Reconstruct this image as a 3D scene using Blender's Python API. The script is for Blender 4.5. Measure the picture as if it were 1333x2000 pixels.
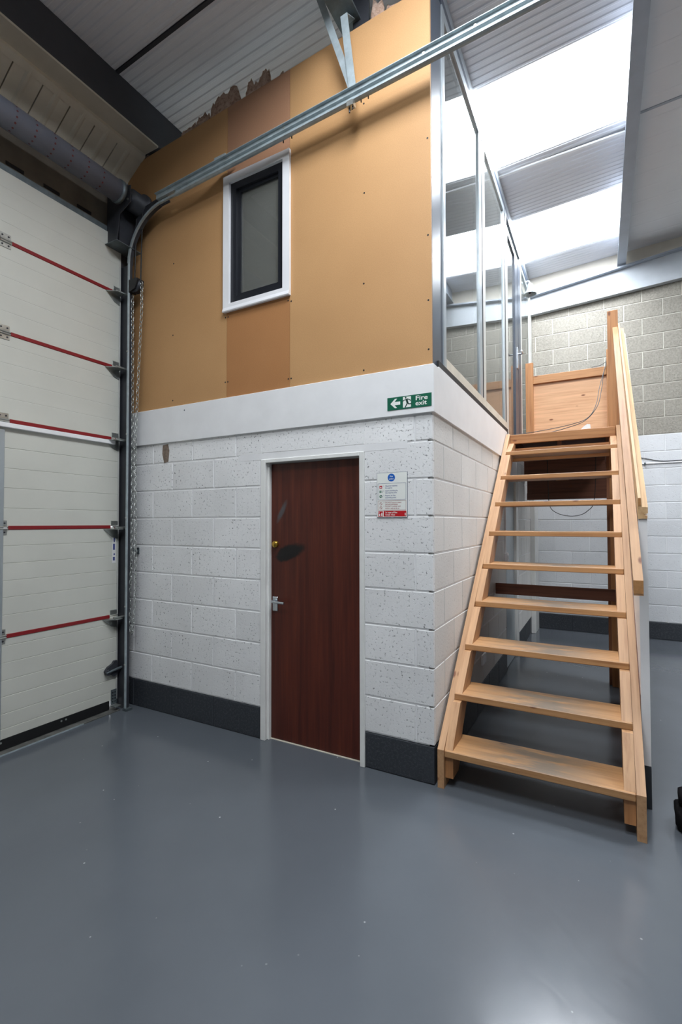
import bpy, bmesh, math, random
from mathutils import Vector, Matrix
random.seed(7)
S = bpy.context.scene
for o in list(bpy.data.objects):
    bpy.data.objects.remove(o, do_unlink=True)
COL = S.collection

# ------------------------------------------------------------------ camera
CAM = Vector((0.88415, -2.77206, 1.55))
yaw, pitch, roll = (math.radians(a) for a in (28.5795, 1.3381, -0.1014))
fw = Vector((-math.sin(yaw) * math.cos(pitch), math.cos(yaw) * math.cos(pitch), math.sin(pitch)))
rt = Vector((math.cos(yaw), math.sin(yaw), 0)); up = rt.cross(fw)
r2 = math.cos(roll) * rt + math.sin(roll) * up
u2 = -math.sin(roll) * rt + math.cos(roll) * up
cd = bpy.data.cameras.new('camera'); cam = bpy.data.objects.new('camera', cd); COL.objects.link(cam)
cam.matrix_world = Matrix(((r2.x, u2.x, -fw.x, CAM.x), (r2.y, u2.y, -fw.y, CAM.y), (r2.z, u2.z, -fw.z, CAM.z), (0, 0, 0, 1)))
cd.sensor_fit = 'VERTICAL'; cd.sensor_height = 36.0; cd.sensor_width = 24.0
cd.lens = 36 * 934.085 / 2000; cd.clip_start = 0.02; cd.clip_end = 100
S.camera = cam

# ------------------------------------------------------------------ world, lights, exposure
w = bpy.data.worlds.new('sky'); S.world = w; w.use_nodes = True
bg = w.node_tree.nodes['Background']
bg.inputs['Color'].default_value = (0.93, 0.96, 1.0, 1); bg.inputs['Strength'].default_value = 1.2
vs = S.view_settings
vs.view_transform = 'Standard'; vs.look = 'None'; vs.gamma = 1.0; vs.use_curve_mapping = False
vs.exposure = -0.05
def RZ(x): return 5.22 + 0.057 * x                      # underside of the roof
SLOPE = math.atan(0.057)
SKY = [(1.27, 2.285, -0.5, 1.125, 1.0), (3.27, 4.32, -0.5, 1.125, 1.0),     # y0, y1, x0, x1, strength factor
       (-1.75, -0.72, -0.3, 1.125, 1.0), (-3.75, -2.75, -0.3, 1.125, 1.0), (1.27, 2.285, 2.5, 4.2, 1.0)]  # last rooflight is added out of view to brighten the back-right wall
SKYPOWER = 88.0
for i, (y0, y1, x0, x1, k) in enumerate(SKY):           # overcast daylight in each rooflight, the added last one too
    ld = bpy.data.lights.new('rooflight_daylight', 'AREA'); ld.shape = 'RECTANGLE'
    ld.size = x1 - x0; ld.size_y = y1 - y0
    ld.energy = SKYPOWER * k * ld.size * ld.size_y; ld.color = (0.95, 0.98, 1.0)
    lo = bpy.data.objects.new('rooflight_daylight', ld); COL.objects.link(lo)
    lo.location = ((x0 + x1) / 2, (y0 + y1) / 2, RZ((x0 + x1) / 2) + 0.02)
    lo.rotation_euler = (0, -SLOPE, 0)

# ------------------------------------------------------------------ helpers
WL = {}
def _place(o, parent):
    if parent is not None:
        o.parent = parent
        o.matrix_parent_inverse = Matrix.Translation(-WL[parent.name])
def thing(name, loc, label=None, cat=None, group=None, kind=None):
    o = bpy.data.objects.new(name, None); COL.objects.link(o); o.location = loc
    o.empty_display_size = 0.05
    WL[o.name] = Vector(loc); tag(o, label, cat, group, kind); return o
def tag(o, label=None, cat=None, group=None, kind=None):
    for k, v in (('label', label), ('category', cat), ('group', group), ('kind', kind)):
        if v: o[k] = v
    return o
CACHE = {}
def link(name, me, mat, parent, loc, label=None):
    o = bpy.data.objects.new(name, me); COL.objects.link(o); o.location = loc
    WL[o.name] = Vector(loc)
    if mat is not None and len(me.materials) == 0: me.materials.append(mat)
    _place(o, parent)
    if label: o['label'] = label
    return o
class MB:
    def __init__(s): s.v = []; s.f = []; s.sm = []
    def add(s, vs, fs, smooth=False):
        n = len(s.v); s.v += [tuple(v) for v in vs]; s.f += [tuple(i + n for i in f) for f in fs]; s.sm += [smooth] * len(fs); return s
    def box(s, x0, x1, y0, y1, z0, z1):
        return s.add([(x, y, z) for x in (x0, x1) for y in (y0, y1) for z in (z0, z1)],
                     [(0, 1, 3, 2), (4, 6, 7, 5), (0, 4, 5, 1), (2, 3, 7, 6), (0, 2, 6, 4), (1, 5, 7, 3)])
    def cbox(s, x0, x1, y0, y1, z0, z1, c=0.003):
        # box with chamfered edges
        bm = bmesh.new(); bmesh.ops.create_cube(bm, size=1)
        for v in bm.verts:
            v.co = Vector(((x0 + x1) / 2 + v.co.x * (x1 - x0), (y0 + y1) / 2 + v.co.y * (y1 - y0), (z0 + z1) / 2 + v.co.z * (z1 - z0)))
        bmesh.ops.bevel(bm, geom=bm.edges[:], offset=c, segments=1, affect='EDGES')
        bm.verts.index_update()
        s.add([v.co[:] for v in bm.verts], [[v.index for v in f.verts] for f in bm.faces]); bm.free(); return s
    def prism(s, poly, axis, a, b):
        # poly: 2D points in the two axes other than axis (kept in xyz order)
        n = len(poly); vs = []
        for c in (a, b):
            for p in poly:
                q = list(p); q.insert(axis, c); vs.append(q)
        fs = [tuple(range(n))[::-1], tuple(range(n, 2 * n))] + [(i, (i + 1) % n, n + (i + 1) % n, n + i) for i in range(n)]
        return s.add(vs, fs)
    def tube(s, pts, r, seg=8, cap=True, smooth=True):
        pts = [Vector(p) for p in pts]; n = len(pts); rings = []
        prev = None
        for i, p in enumerate(pts):
            t = (pts[min(i + 1, n - 1)] - pts[max(i - 1, 0)]).normalized()
            a = Vector((0, 0, 1)) if abs(t.z) < 0.9 else Vector((1, 0, 0))
            if prev is not None: a = prev
            u = t.cross(a).normalized(); vv = u.cross(t).normalized(); prev = vv
            rr = r[i] if isinstance(r, (list, tuple)) else r
            rings.append([p + (u * math.cos(k * math.tau / seg) + vv * math.sin(k * math.tau / seg)) * rr for k in range(seg)])
        vs = [v for ring in rings for v in ring]
        fs = [(i * seg + k, i * seg + (k + 1) % seg, (i + 1) * seg + (k + 1) % seg, (i + 1) * seg + k) for i in range(n - 1) for k in range(seg)]
        s.add(vs, fs, smooth)
        if cap: s.add(rings[0] + rings[-1], [tuple(range(seg))[::-1], tuple(range(seg, 2 * seg))])
        return s
    def lathe(s, prof, c, axis=2, seg=20, smooth=True):
        # prof: (radius, height) along axis at centre c
        vs = []
        for r, h in prof:
            for k in range(seg):
                a = k * math.tau / seg; p = [r * math.cos(a), r * math.sin(a)]; p.insert(axis, h)
                vs.append((p[0] + c[0], p[1] + c[1], p[2] + c[2]))
        m = len(prof)
        fs = [(i * seg + k, i * seg + (k + 1) % seg, (i + 1) * seg + (k + 1) % seg, (i + 1) * seg + k) for i in range(m - 1) for k in range(seg)]
        return s.add(vs, fs, smooth)
    def disc(s, c, r, normal_axis, d, seg=20):
        vs = []
        for k in range(seg):
            a = k * math.tau / seg; p = [r * math.cos(a), r * math.sin(a)]; p.insert(normal_axis, 0)
            vs.append((c[0] + p[0], c[1] + p[1], c[2] + p[2]))
        vs2 = []
        for v in vs:
            q = list(v); q[normal_axis] += d; vs2.append(q)
        return s.add(vs + vs2, [tuple(range(seg)), tuple(range(seg, 2 * seg))[::-1]] + [(k, (k + 1) % seg, seg + (k + 1) % seg, seg + k) for k in range(seg)])
    def build(s, name, mat, parent=None, label=None, cat=None, group=None, kind=None, loc=None):
        if loc is None:
            lo = [min(v[i] for v in s.v) for i in range(3)]; hi = [max(v[i] for v in s.v) for i in range(3)]
            loc = Vector([(lo[i] + hi[i]) / 2 for i in range(3)])
            if parent is None: loc.z = lo[2]
        loc = Vector(loc)
        me = bpy.data.meshes.new(name); me.from_pydata([Vector(v) - loc for v in s.v], [], s.f)
        bm = bmesh.new(); bm.from_mesh(me); bmesh.ops.recalc_face_normals(bm, faces=bm.faces[:]); bm.to_mesh(me); bm.free()
        for p, sm in zip(me.polygons, s.sm): p.use_smooth = sm
        o = link(name, me, mat, parent, loc); tag(o, label, cat, group, kind); return o
def B(name, mat, parent, *b, c=0, **k):
    m = MB(); (m.cbox(*b, c=c) if c else m.box(*b)); return m.build(name, mat, parent, **k)

# ------------------------------------------------------------------ materials
def nmat(name):
    m = bpy.data.materials.new(name); m.use_nodes = True
    nt = m.node_tree; return m, nt, nt.nodes['Principled BSDF']
def N(nt, t, **k):
    n = nt.nodes.new(t)
    for a, v in k.items():
        if a.startswith('i_'):
            n.inputs[a[2:].replace('_', ' ')].default_value = v
        else: setattr(n, a, v)
    return n
def rgb(h): # sRGB 0-255 -> linear
    return tuple((c / 255 / 12.92 if c / 255 <= 0.04045 else ((c / 255 + 0.055) / 1.055) ** 2.4) for c in h) + (1,)
def coords(nt, scale, kind='world', rot=(0, 0, 0)):
    mp = N(nt, 'ShaderNodeMapping'); mp.inputs['Rotation'].default_value = rot
    m2 = N(nt, 'ShaderNodeMapping'); m2.inputs['Scale'].default_value = scale; nt.links.new(mp.outputs['Vector'], m2.inputs['Vector'])
    if kind == 'world':
        g = N(nt, 'ShaderNodeNewGeometry'); nt.links.new(g.outputs['Position'], mp.inputs['Vector'])
    else:
        g = N(nt, 'ShaderNodeTexCoord'); nt.links.new(g.outputs['Object'], mp.inputs['Vector'])
    return m2.outputs['Vector']
def ramp(nt, fac, stops):
    r = N(nt, 'ShaderNodeValToRGB'); e = r.color_ramp.elements
    while len(e) < len(stops): e.new(0.5)
    for i, (p, c) in enumerate(stops): e[i].position = p; e[i].color = c
    nt.links.new(fac, r.inputs['Fac']); return r.outputs['Color']
def mix(nt, fac, a, b, mode='MIX'):
    n = N(nt, 'ShaderNodeMix', data_type='RGBA', blend_type=mode)
    for i, v in ((0, fac), (6, a), (7, b)):
        if hasattr(v, 'is_linked'): nt.links.new(v, n.inputs[i])
        else: n.inputs[i].default_value = v
    return n.outputs[2]
def bump(nt, bsdf, h, st=0.3, dist=0.01):
    b = N(nt, 'ShaderNodeBump'); b.inputs['Strength'].default_value = st; b.inputs['Distance'].default_value = dist
    nt.links.new(h, b.inputs['Height']); nt.links.new(b.outputs['Normal'], bsdf.inputs['Normal'])
def noise(nt, vec, sc, det=4, ro=0.55):
    n = N(nt, 'ShaderNodeTexNoise'); n.inputs['Scale'].default_value = sc; n.inputs['Detail'].default_value = det; n.inputs['Roughness'].default_value = ro
    nt.links.new(vec, n.inputs['Vector']); return n.outputs['Fac']
def plain(name, c, rough=0.5, metal=0.0, var=0.06, sc=6.0, spec=0.5):
    m, nt, b = nmat(name); col = rgb(c)
    f = noise(nt, coords(nt, (1, 1, 1)), sc, 5)
    lo = tuple(x * (1 - var * 2) for x in col[:3]) + (1,); hi = tuple(min(1, x * (1 + var * 1.2)) for x in col[:3]) + (1,)
    nt.links.new(ramp(nt, f, [(0.3, lo), (0.7, hi)]), b.inputs['Base Color'])
    b.inputs['Roughness'].default_value = rough; b.inputs['Metallic'].default_value = metal
    b.inputs['Specular IOR Level'].default_value = spec
    return m
def wood(name, c, dark, axis='x', rot=(0, 0, 0), rough=0.5, wear=False):
    m, nt, b = nmat(name)
    sc = {'x': (0.6, 14, 14), 'y': (14, 0.6, 14), 'z': (14, 14, 0.6)}[axis]
    v = coords(nt, sc, 'object', rot)
    oi = N(nt, 'ShaderNodeObjectInfo')
    ad = N(nt, 'ShaderNodeVectorMath', operation='ADD'); nt.links.new(v, ad.inputs[0])
    ml = N(nt, 'ShaderNodeVectorMath', operation='SCALE'); ml.inputs[0].default_value = (13, 17, 19); nt.links.new(oi.outputs['Random'], ml.inputs['Scale'])
    nt.links.new(ml.outputs[0], ad.inputs[1])
    f = noise(nt, ad.outputs[0], 3.0, 6, 0.6)
    col = ramp(nt, f, [(0.28, rgb(dark)), (0.5, rgb(c)), (0.75, tuple(min(1, x * 1.18) for x in rgb(c)[:3]) + (1,))])
    # knots
    kv = coords(nt, {'x': (1, 2.4, 2.4), 'y': (2.4, 1, 2.4), 'z': (2.4, 2.4, 1)}[axis], 'object', rot)
    a2 = N(nt, 'ShaderNodeVectorMath', operation='ADD'); nt.links.new(kv, a2.inputs[0]); nt.links.new(ml.outputs[0], a2.inputs[1])
    vo = N(nt, 'ShaderNodeTexVoronoi'); vo.inputs['Scale'].default_value = 3.2; nt.links.new(a2.outputs[0], vo.inputs['Vector'])
    kf = ramp(nt, vo.outputs['Distance'], [(0.05, (1, 1, 1, 1)), (0.1, (0, 0, 0, 1))])
    col = mix(nt, kf, col, rgb((120, 70, 40)))
    hv = N(nt, 'ShaderNodeHueSaturation'); nt.links.new(col, hv.inputs['Color'])
    mr = N(nt, 'ShaderNodeMapRange'); mr.inputs['To Min'].default_value = 0.9; mr.inputs['To Max'].default_value = 1.1
    nt.links.new(oi.outputs['Random'], mr.inputs['Value']); nt.links.new(mr.outputs[0], hv.inputs['Value'])
    col = hv.outputs['Color']
    if wear:   # foot wear greying the middle of the top of each tread
        tc = N(nt, 'ShaderNodeTexCoord'); sp = N(nt, 'ShaderNodeSeparateXYZ'); nt.links.new(tc.outputs['Object'], sp.inputs[0])
        ab = N(nt, 'ShaderNodeMath', operation='ABSOLUTE'); nt.links.new(sp.outputs['X'], ab.inputs[0])
        wx = ramp(nt, ab.outputs[0], [(0.1, (1, 1, 1, 1)), (0.42, (0, 0, 0, 1))])
        g = N(nt, 'ShaderNodeNewGeometry'); s2 = N(nt, 'ShaderNodeSeparateXYZ'); nt.links.new(g.outputs['Normal'], s2.inputs[0])
        wz = ramp(nt, s2.outputs['Z'], [(0.5, (0, 0, 0, 1)), (0.9, (1, 1, 1, 1))])
        nf = ramp(nt, noise(nt, coords(nt, (2, 9, 9), 'object'), 2.5, 5), [(0.3, (0, 0, 0, 1)), (0.55, (1, 1, 1, 1))])
        f1 = mix(nt, 1.0, wx, wz, 'MULTIPLY'); f1 = mix(nt, 1.0, f1, nf, 'MULTIPLY')
        f2 = mix(nt, 1.0, f1, (0.9, 0.9, 0.9, 1), 'MULTIPLY')
        col = mix(nt, f2, col, rgb((116, 106, 94)))
    nt.links.new(col, b.inputs['Base Color']); b.inputs['Roughness'].default_value = rough
    bump(nt, b, f, 0.08, 0.004)
    return m
def blockmat(name, c, pit, pitc, pitlo=0.36, pithi=0.393, bs=0.5, sc=62.0, rough=0.6, var=0.05, mottled=None):
    m, nt, b = nmat(name)
    v = coords(nt, (1, 1, 1)); col = rgb(c)
    big = noise(nt, v, 2.2, 4)
    base = ramp(nt, big, [(0.3, tuple(x * (1 - var * 2) for x in col[:3]) + (1,)), (0.7, col)])
    if mottled:
        mo = ramp(nt, noise(nt, v, 45, 5, 0.7), [(0.35, (0, 0, 0, 1)), (0.68, (1, 1, 1, 1))])
        base = mix(nt, mo, base, rgb(mottled))
    oi = N(nt, 'ShaderNodeObjectInfo'); mr = N(nt, 'ShaderNodeMapRange'); mr.inputs['To Min'].default_value = 0.95; mr.inputs['To Max'].default_value = 1.04
    nt.links.new(oi.outputs['Random'], mr.inputs['Value'])
    hv = N(nt, 'ShaderNodeHueSaturation'); nt.links.new(base, hv.inputs['Color']); nt.links.new(mr.outputs[0], hv.inputs['Value'])
    fine = noise(nt, v, sc, 5, 0.6)
    pm = ramp(nt, fine, [(pitlo, (1, 1, 1, 1)), (pithi, (0, 0, 0, 1))])
    patch = ramp(nt, noise(nt, v, 5.5, 3), [(0.36, (0.12, 0.12, 0.12, 1)), (0.6, (1, 1, 1, 1))])
    pm2 = mix(nt, 1.0, pm, patch, 'MULTIPLY'); pm2 = mix(nt, 1.0, pm2, (pit, pit, pit, 1), 'MULTIPLY')
    nt.links.new(mix(nt, pm2, hv.outputs['Color'], rgb(pitc)), b.inputs['Base Color'])
    b.inputs['Roughness'].default_value = rough
    hh = ramp(nt, fine, [(pitlo - 0.03, (0, 0, 0, 1)), (pithi + 0.07, (1, 1, 1, 1))])
    bump(nt, b, hh, bs, 0.006)
    return m
def glassmat(name, tint, refl=(0.95, 0.97, 0.97), ior=1.5, haze=0.0):
    m, nt, b = nmat(name); nt.nodes.remove(b)
    out = nt.nodes['Material Output']
    tr = N(nt, 'ShaderNodeBsdfTransparent'); tr.inputs['Color'].default_value = tint
    gl = N(nt, 'ShaderNodeBsdfGlossy'); gl.inputs['Roughness'].default_value = 0.0; gl.inputs['Color'].default_value = refl + (1,)
    fr = N(nt, 'ShaderNodeFresnel'); fr.inputs['IOR'].default_value = ior
    mx = N(nt, 'ShaderNodeMixShader'); nt.links.new(fr.outputs[0], mx.inputs[0]); nt.links.new(tr.outputs[0], mx.inputs[1]); nt.links.new(gl.outputs[0], mx.inputs[2])
    last = mx.outputs[0]
    if haze:
        df = N(nt, 'ShaderNodeBsdfDiffuse'); df.inputs['Color'].default_value = (0.6, 0.61, 0.57, 1)
        m2 = N(nt, 'ShaderNodeMixShader'); m2.inputs[0].default_value = haze
        nt.links.new(last, m2.inputs[1]); nt.links.new(df.outputs[0], m2.inputs[2]); last = m2.outputs[0]
    nt.links.new(last, out.inputs['Surface']); return m

M = {}
M['white_block'] = blockmat('white painted block', (245, 245, 244), 0.95, (70, 68, 70))
M['smooth_block'] = blockmat('smooth white block', (232, 230, 226), 0.3, (120, 118, 116), 0.33, 0.4, 0.35)
M['back_white'] = blockmat('thickly painted block', (226, 228, 230), 0.3, (110, 112, 112), 0.33, 0.4, 0.3)
M['grey_wall'] = blockmat('bare grey block wall', (140, 138, 132), 0.5, (92, 90, 84), rough=0.9)
M['dark_block'] = blockmat('dark grey painted block', (56, 60, 66), 0.25, (100, 104, 108), 0.33, 0.4, 0.7, rough=0.5)
M['bare_block'] = blockmat('bare concrete block', (144, 140, 130), 0.9, (84, 82, 76), 0.3, 0.42, 0.6, sc=60, rough=0.9, mottled=(166, 161, 150))
M['mortar_white'] = plain('painted mortar', (236, 236, 236), 0.55, var=0.02)
M['mortar_back'] = plain('painted mortar back', (230, 231, 232), 0.55, var=0.02)
M['mortar_bare'] = plain('bare mortar', (202, 199, 188), 0.9)
M['mortar_dark'] = plain('dark mortar', (54, 58, 64), 0.55)
M['white_paint'] = plain('white satin paint', (238, 238, 238), 0.4, var=0.02)
M['gloss_white'] = plain('white gloss paint', (236, 236, 232), 0.25, var=0.03)
M['upvc'] = plain('white plastic', (240, 240, 242), 0.3, var=0.015)
M['anthracite'] = plain('anthracite aluminium', (62, 72, 86), 0.35, var=0.03)
M['black_frame'] = plain('black window frame', (26, 29, 36), 0.4, var=0.05)
M['alu'] = plain('silver aluminium', (176, 184, 188), 0.35, 0.5, var=0.04)
M['alu_pale'] = plain('pale aluminium', (206, 206, 200), 0.4, 0.2, var=0.04)
M['cream_sill'] = plain('cream sill', (214, 206, 190), 0.5)
M['rubber'] = plain('black rubber', (20, 20, 22), 0.6)
M['door_panel'] = plain('cream steel door', (206, 206, 196), 0.42, var=0.03, sc=2)
M['red_seal'] = plain('red seal', (134, 20, 26), 0.5)
M['galv'] = plain('galvanised steel', (166, 178, 182), 0.42, 0.25, var=0.1, sc=18)
M['galv_dull'] = plain('dull galvanised steel', (112, 122, 126), 0.5, 0.6, var=0.12, sc=20)
M['zinc'] = plain('zinc plated', (190, 194, 190), 0.3, 0.8, var=0.08, sc=30)
M['dark_steel'] = plain('dark steel', (58, 60, 66), 0.5, 0.2, var=0.1)
M['lintel'] = plain('brown grey lintel paint', (112, 104, 92), 0.7, var=0.12)
M['blackish'] = plain('black steel', (30, 31, 34), 0.5, 0.2)
M['beam_dark'] = plain('charcoal beam paint', (66, 68, 74), 0.55, var=0.06)
M['steel_pale'] = plain('pale grey steel paint', (190, 196, 202), 0.5, var=0.03)
M['beam_grey'] = plain('grey beam paint', (160, 168, 180), 0.45, var=0.04)
M['cream_clad'] = plain('cream cladding', (212, 205, 188), 0.5, var=0.04)
M['liner'] = plain('white roof liner', (224, 225, 230), 0.45, var=0.03, sc=1.5)
M['liner_flat'] = plain('white roof liner flat', (230, 232, 236), 0.5, var=0.02, sc=1.5)
M['cream_board'] = plain('cream upper wall', (226, 218, 204), 0.6, var=0.05, sc=3)
M['chrome'] = plain('satin chrome', (200, 206, 212), 0.25, 0.9, var=0.03)
M['brass'] = plain('brass', (200, 160, 70), 0.25, 0.9)
M['cable'] = plain('grey cable', (70, 66, 64), 0.5)
M['black_cable'] = plain('black cable', (22, 22, 22), 0.5)
M['bag'] = plain('black fabric', (14, 13, 16), 0.85, spec=0.2)
M['paper'] = plain('white paper', (236, 236, 234), 0.7)
M['plaster'] = plain('office plaster', (224, 224, 218), 0.8, var=0.03)
M['bare_patch'] = plain('bare brown patch', (134, 118, 104), 0.9, var=0.2, sc=40)
M['concrete'] = plain('stained concrete', (92, 92, 88), 0.8, var=0.25, sc=14)
M['spring'] = plain('grey spring tube', (120, 126, 140), 0.5, 0.2)
M['red_dot'] = plain('dark red dot', (92, 30, 36), 0.5)
M['brown_ply'] = wood('brown plywood', (110, 68, 50), (78, 46, 34), 'x', rough=0.5)
M['brown_post'] = wood('brown post timber', (140, 90, 58), (104, 60, 38), 'z')
M['pine_x'] = wood('pine along x', (178, 128, 82), (156, 104, 60), 'x')
M['tread'] = wood('worn pine tread', (186, 140, 94), (162, 112, 70), 'x', wear=True)
M['pine_z'] = wood('pine along z', (176, 124, 78), (152, 98, 56), 'z')
M['pine_s'] = wood('pine along slope', (186, 144, 104), (166, 120, 80), 'y', rot=(-math.atan(0.927), 0, 0))
M['ply'] = wood('pale plywood', (208, 162, 122), (192, 142, 102), 'x', rough=0.45)
M['moulding'] = wood('pale moulding', (202, 166, 122), (180, 140, 96), 'y', rot=(-math.atan(0.87), 0, 0))
M['endgrain'] = plain('end grain', (178, 128, 78), 0.6, var=0.12, sc=50)

def boardmat(name, c):
    m, nt, b = nmat(name); v = coords(nt, (1, 1, 1)); col = rgb(c)
    f = noise(nt, v, 160, 4, 0.7); g = noise(nt, v, 1.3, 4)
    a = ramp(nt, f, [(0.3, tuple(x * 0.9 for x in col[:3]) + (1,)), (0.7, tuple(min(1, x * 1.06) for x in col[:3]) + (1,))])
    d = ramp(nt, g, [(0.3, (0.9, 0.88, 0.86, 1)), (0.7, (1, 1, 1, 1))])
    nt.links.new(mix(nt, 1.0, a, d, 'MULTIPLY'), b.inputs['Base Color']); b.inputs['Roughness'].default_value = 0.6
    b.inputs['Specular IOR Level'].default_value = 0.3
    return m
M['board_a'] = boardmat('hardboard light', (196, 152, 104)); M['board_b'] = boardmat('hardboard mid', (178, 126, 80)); M['board_c'] = boardmat('hardboard pinkish', (178, 134, 104))

def floormat():
    m, nt, b = nmat('glossy grey floor paint'); v = coords(nt, (1, 1, 1))
    f = noise(nt, v, 1.2, 5)
    col = ramp(nt, f, [(0.3, rgb((86, 91, 97))), (0.7, rgb((93, 98, 104)))])
    # tiny paint chips and dust
    vo = N(nt, 'ShaderNodeTexVoronoi'); vo.inputs['Scale'].default_value = 9.0; nt.links.new(v, vo.inputs['Vector'])
    sp = ramp(nt, vo.outputs['Distance'], [(0.03, (1, 1, 1, 1)), (0.05, (0, 0, 0, 1))])
    pr = ramp(nt, noise(nt, v, 3.3, 3), [(0.46, (0, 0, 0, 1)), (0.58, (1, 1, 1, 1))])
    sx = N(nt, 'ShaderNodeSeparateXYZ'); nt.links.new(v, sx.inputs[0])
    sp = mix(nt, 1.0, sp, pr, 'MULTIPLY')
    col = mix(nt, sp, col, rgb((180, 184, 186)))
    nt.links.new(col, b.inputs['Base Color'])
    sc = noise(nt, coords(nt, (3, 14, 1), rot=(0, 0, 0.6)), 4.0, 6, 0.65)
    rr = N(nt, 'ShaderNodeMapRange'); rr.inputs['From Min'].default_value = 0.3; rr.inputs['From Max'].default_value = 0.75
    rr.inputs['To Min'].default_value = 0.13; rr.inputs['To Max'].default_value = 0.24
    nt.links.new(sc, rr.inputs['Value']); nt.links.new(rr.outputs[0], b.inputs['Roughness'])
    b.inputs['Specular IOR Level'].default_value = 0.5
    bump(nt, b, noise(nt, v, 3.0, 3), 0.03, 0.02)
    return m
M['floor'] = floormat()

def doormat():
    m, nt, b = nmat('dark mahogany veneer')
    v = coords(nt, (16, 16, 0.7))
    f = noise(nt, v, 2.0, 6, 0.62)
    col = ramp(nt, f, [(0.25, rgb((60, 21, 13))), (0.5, rgb((82, 33, 21))), (0.78, rgb((104, 46, 28)))])
    g = N(nt, 'ShaderNodeNewGeometry')
    wob = noise(nt, coords(nt, (1, 1, 1)), 9, 4)
    def blot(col, cx, cz, sx, sz, ang, c, r0, r1):
        mp = N(nt, 'ShaderNodeMapping', vector_type='TEXTURE'); mp.inputs['Location'].default_value = (cx, 0.05, cz); mp.inputs['Rotation'].default_value = (0, ang, 0); mp.inputs['Scale'].default_value = (sx, 5, sz)
        nt.links.new(g.outputs['Position'], mp.inputs['Vector'])
        ln = N(nt, 'ShaderNodeVectorMath', operation='LENGTH'); nt.links.new(mp.outputs[0], ln.inputs[0])
        ad = N(nt, 'ShaderNodeMath', operation='MULTIPLY_ADD'); nt.links.new(wob, ad.inputs[0]); ad.inputs[1].default_value = 0.7; nt.links.new(ln.outputs['Value'], ad.inputs[2])
        k = ramp(nt, ad.outputs[0], [(r0, (1, 1, 1, 1)), (r1, (0, 0, 0, 1))])
        return mix(nt, k, col, c)
    col = blot(col, -1.075, 1.345, 0.225, 0.09, -0.35, rgb((17, 15, 16)), 0.84, 1.0)
    col = blot(col, -1.135, 1.64, 0.035, 0.16, 0.5, rgb((78, 74, 76)), 0.62, 1.0)
    nt.links.new(col, b.inputs['Base Color']); b.inputs['Roughness'].default_value = 0.42
    bump(nt, b, f, 0.05, 0.002)
    return m
M['mahogany'] = doormat()

def woolmat():
    m, nt, b = nmat('mineral wool'); v = coords(nt, (1, 1, 1))
    f = noise(nt, v, 26, 6, 0.7)
    nt.links.new(ramp(nt, f, [(0.3, rgb((150, 116, 98))), (0.5, rgb((206, 172, 150))), (0.72, rgb((226, 204, 186)))]), b.inputs['Base Color'])
    b.inputs['Roughness'].default_value = 1; bump(nt, b, f, 1.0, 0.03); return m
M['wool'] = woolmat()
M['glass'] = glassmat('screen glass', (0.9, 0.95, 0.93, 1), ior=1.95, haze=0.08)
M['glass_dark'] = glassmat('grey window glass', (0.5, 0.5, 0.46, 1), haze=0.17)
def grpmat():
    m, nt, b = nmat('translucent rooflight sheet'); nt.nodes.remove(b)
    tr = N(nt, 'ShaderNodeBsdfTransparent'); tr.inputs['Color'].default_value = (0.97, 0.98, 1, 1)
    tl = N(nt, 'ShaderNodeBsdfTranslucent'); tl.inputs['Color'].default_value = (0.9, 0.92, 0.95, 1)
    mx = N(nt, 'ShaderNodeMixShader'); mx.inputs[0].default_value = 0.1
    nt.links.new(tr.outputs[0], mx.inputs[1]); nt.links.new(tl.outputs[0], mx.inputs[2]); nt.links.new(mx.outputs[0], nt.nodes['Material Output'].inputs['Surface'])
    return m
M['grp'] = grpmat()

# ================================================================== SETTING
# ---- floor
fl = MB().box(-2.95, 5.0, -7.0, 4.95, -0.12, 0.0).build('floor', M['floor'], kind='structure')

# ---- block walls
def block_mesh(wd, ht, axis, sign, th=0.03, ch=0.003):
    # slab in the wall plane; front face looks along axis*sign; origin at the centre of the front face
    key = ('blk', round(wd, 3), round(ht, 3), axis, sign)
    if key in CACHE: return CACHE[key]
    a, b_ = wd / 2, ht / 2
    rings = [[(-a, -b_), (a, -b_), (a, b_), (-a, b_)], [(-a, -b_), (a, -b_), (a, b_), (-a, b_)], [(-a + ch, -b_ + ch), (a - ch, -b_ + ch), (a - ch, b_ - ch), (-a + ch, b_ - ch)]]
    dep = [th, 0.0035, 0.0]; vs = []
    for ring, d in zip(rings, dep):
        for u, z in ring:
            vs.append((u, -sign * d, z) if axis == 1 else (-sign * d, u, z))
    fs = [(0, 3, 2, 1), (8, 9, 10, 11)] + [(r * 4 + i, r * 4 + (i + 1) % 4, r * 4 + 4 + (i + 1) % 4, r * 4 + 4 + i) for r in (0, 1) for i in range(4)]
    me = bpy.data.meshes.new('block'); me.from_pydata(vs, [], fs)
    bm = bmesh.new(); bm.from_mesh(me); bmesh.ops.recalc_face_normals(bm, faces=bm.faces[:]); bm.to_mesh(me); bm.free()
    CACHE[key] = me; return me
MESHMAT = {}
def add_block(parent, axis, sign, plane, u0, u1, z0, z1, mat):
    me = block_mesh(u1 - u0, z1 - z0, axis, sign); key = (me.name, mat.name)
    if key not in MESHMAT:
        c = me.copy(); c.materials.append(mat); MESHMAT[key] = c
    u, z = (u0 + u1) / 2, (z0 + z1) / 2
    return link('block', MESHMAT[key], mat, parent, (u, plane, z) if axis == 1 else (plane, u, z))
H = 0.2277
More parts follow.
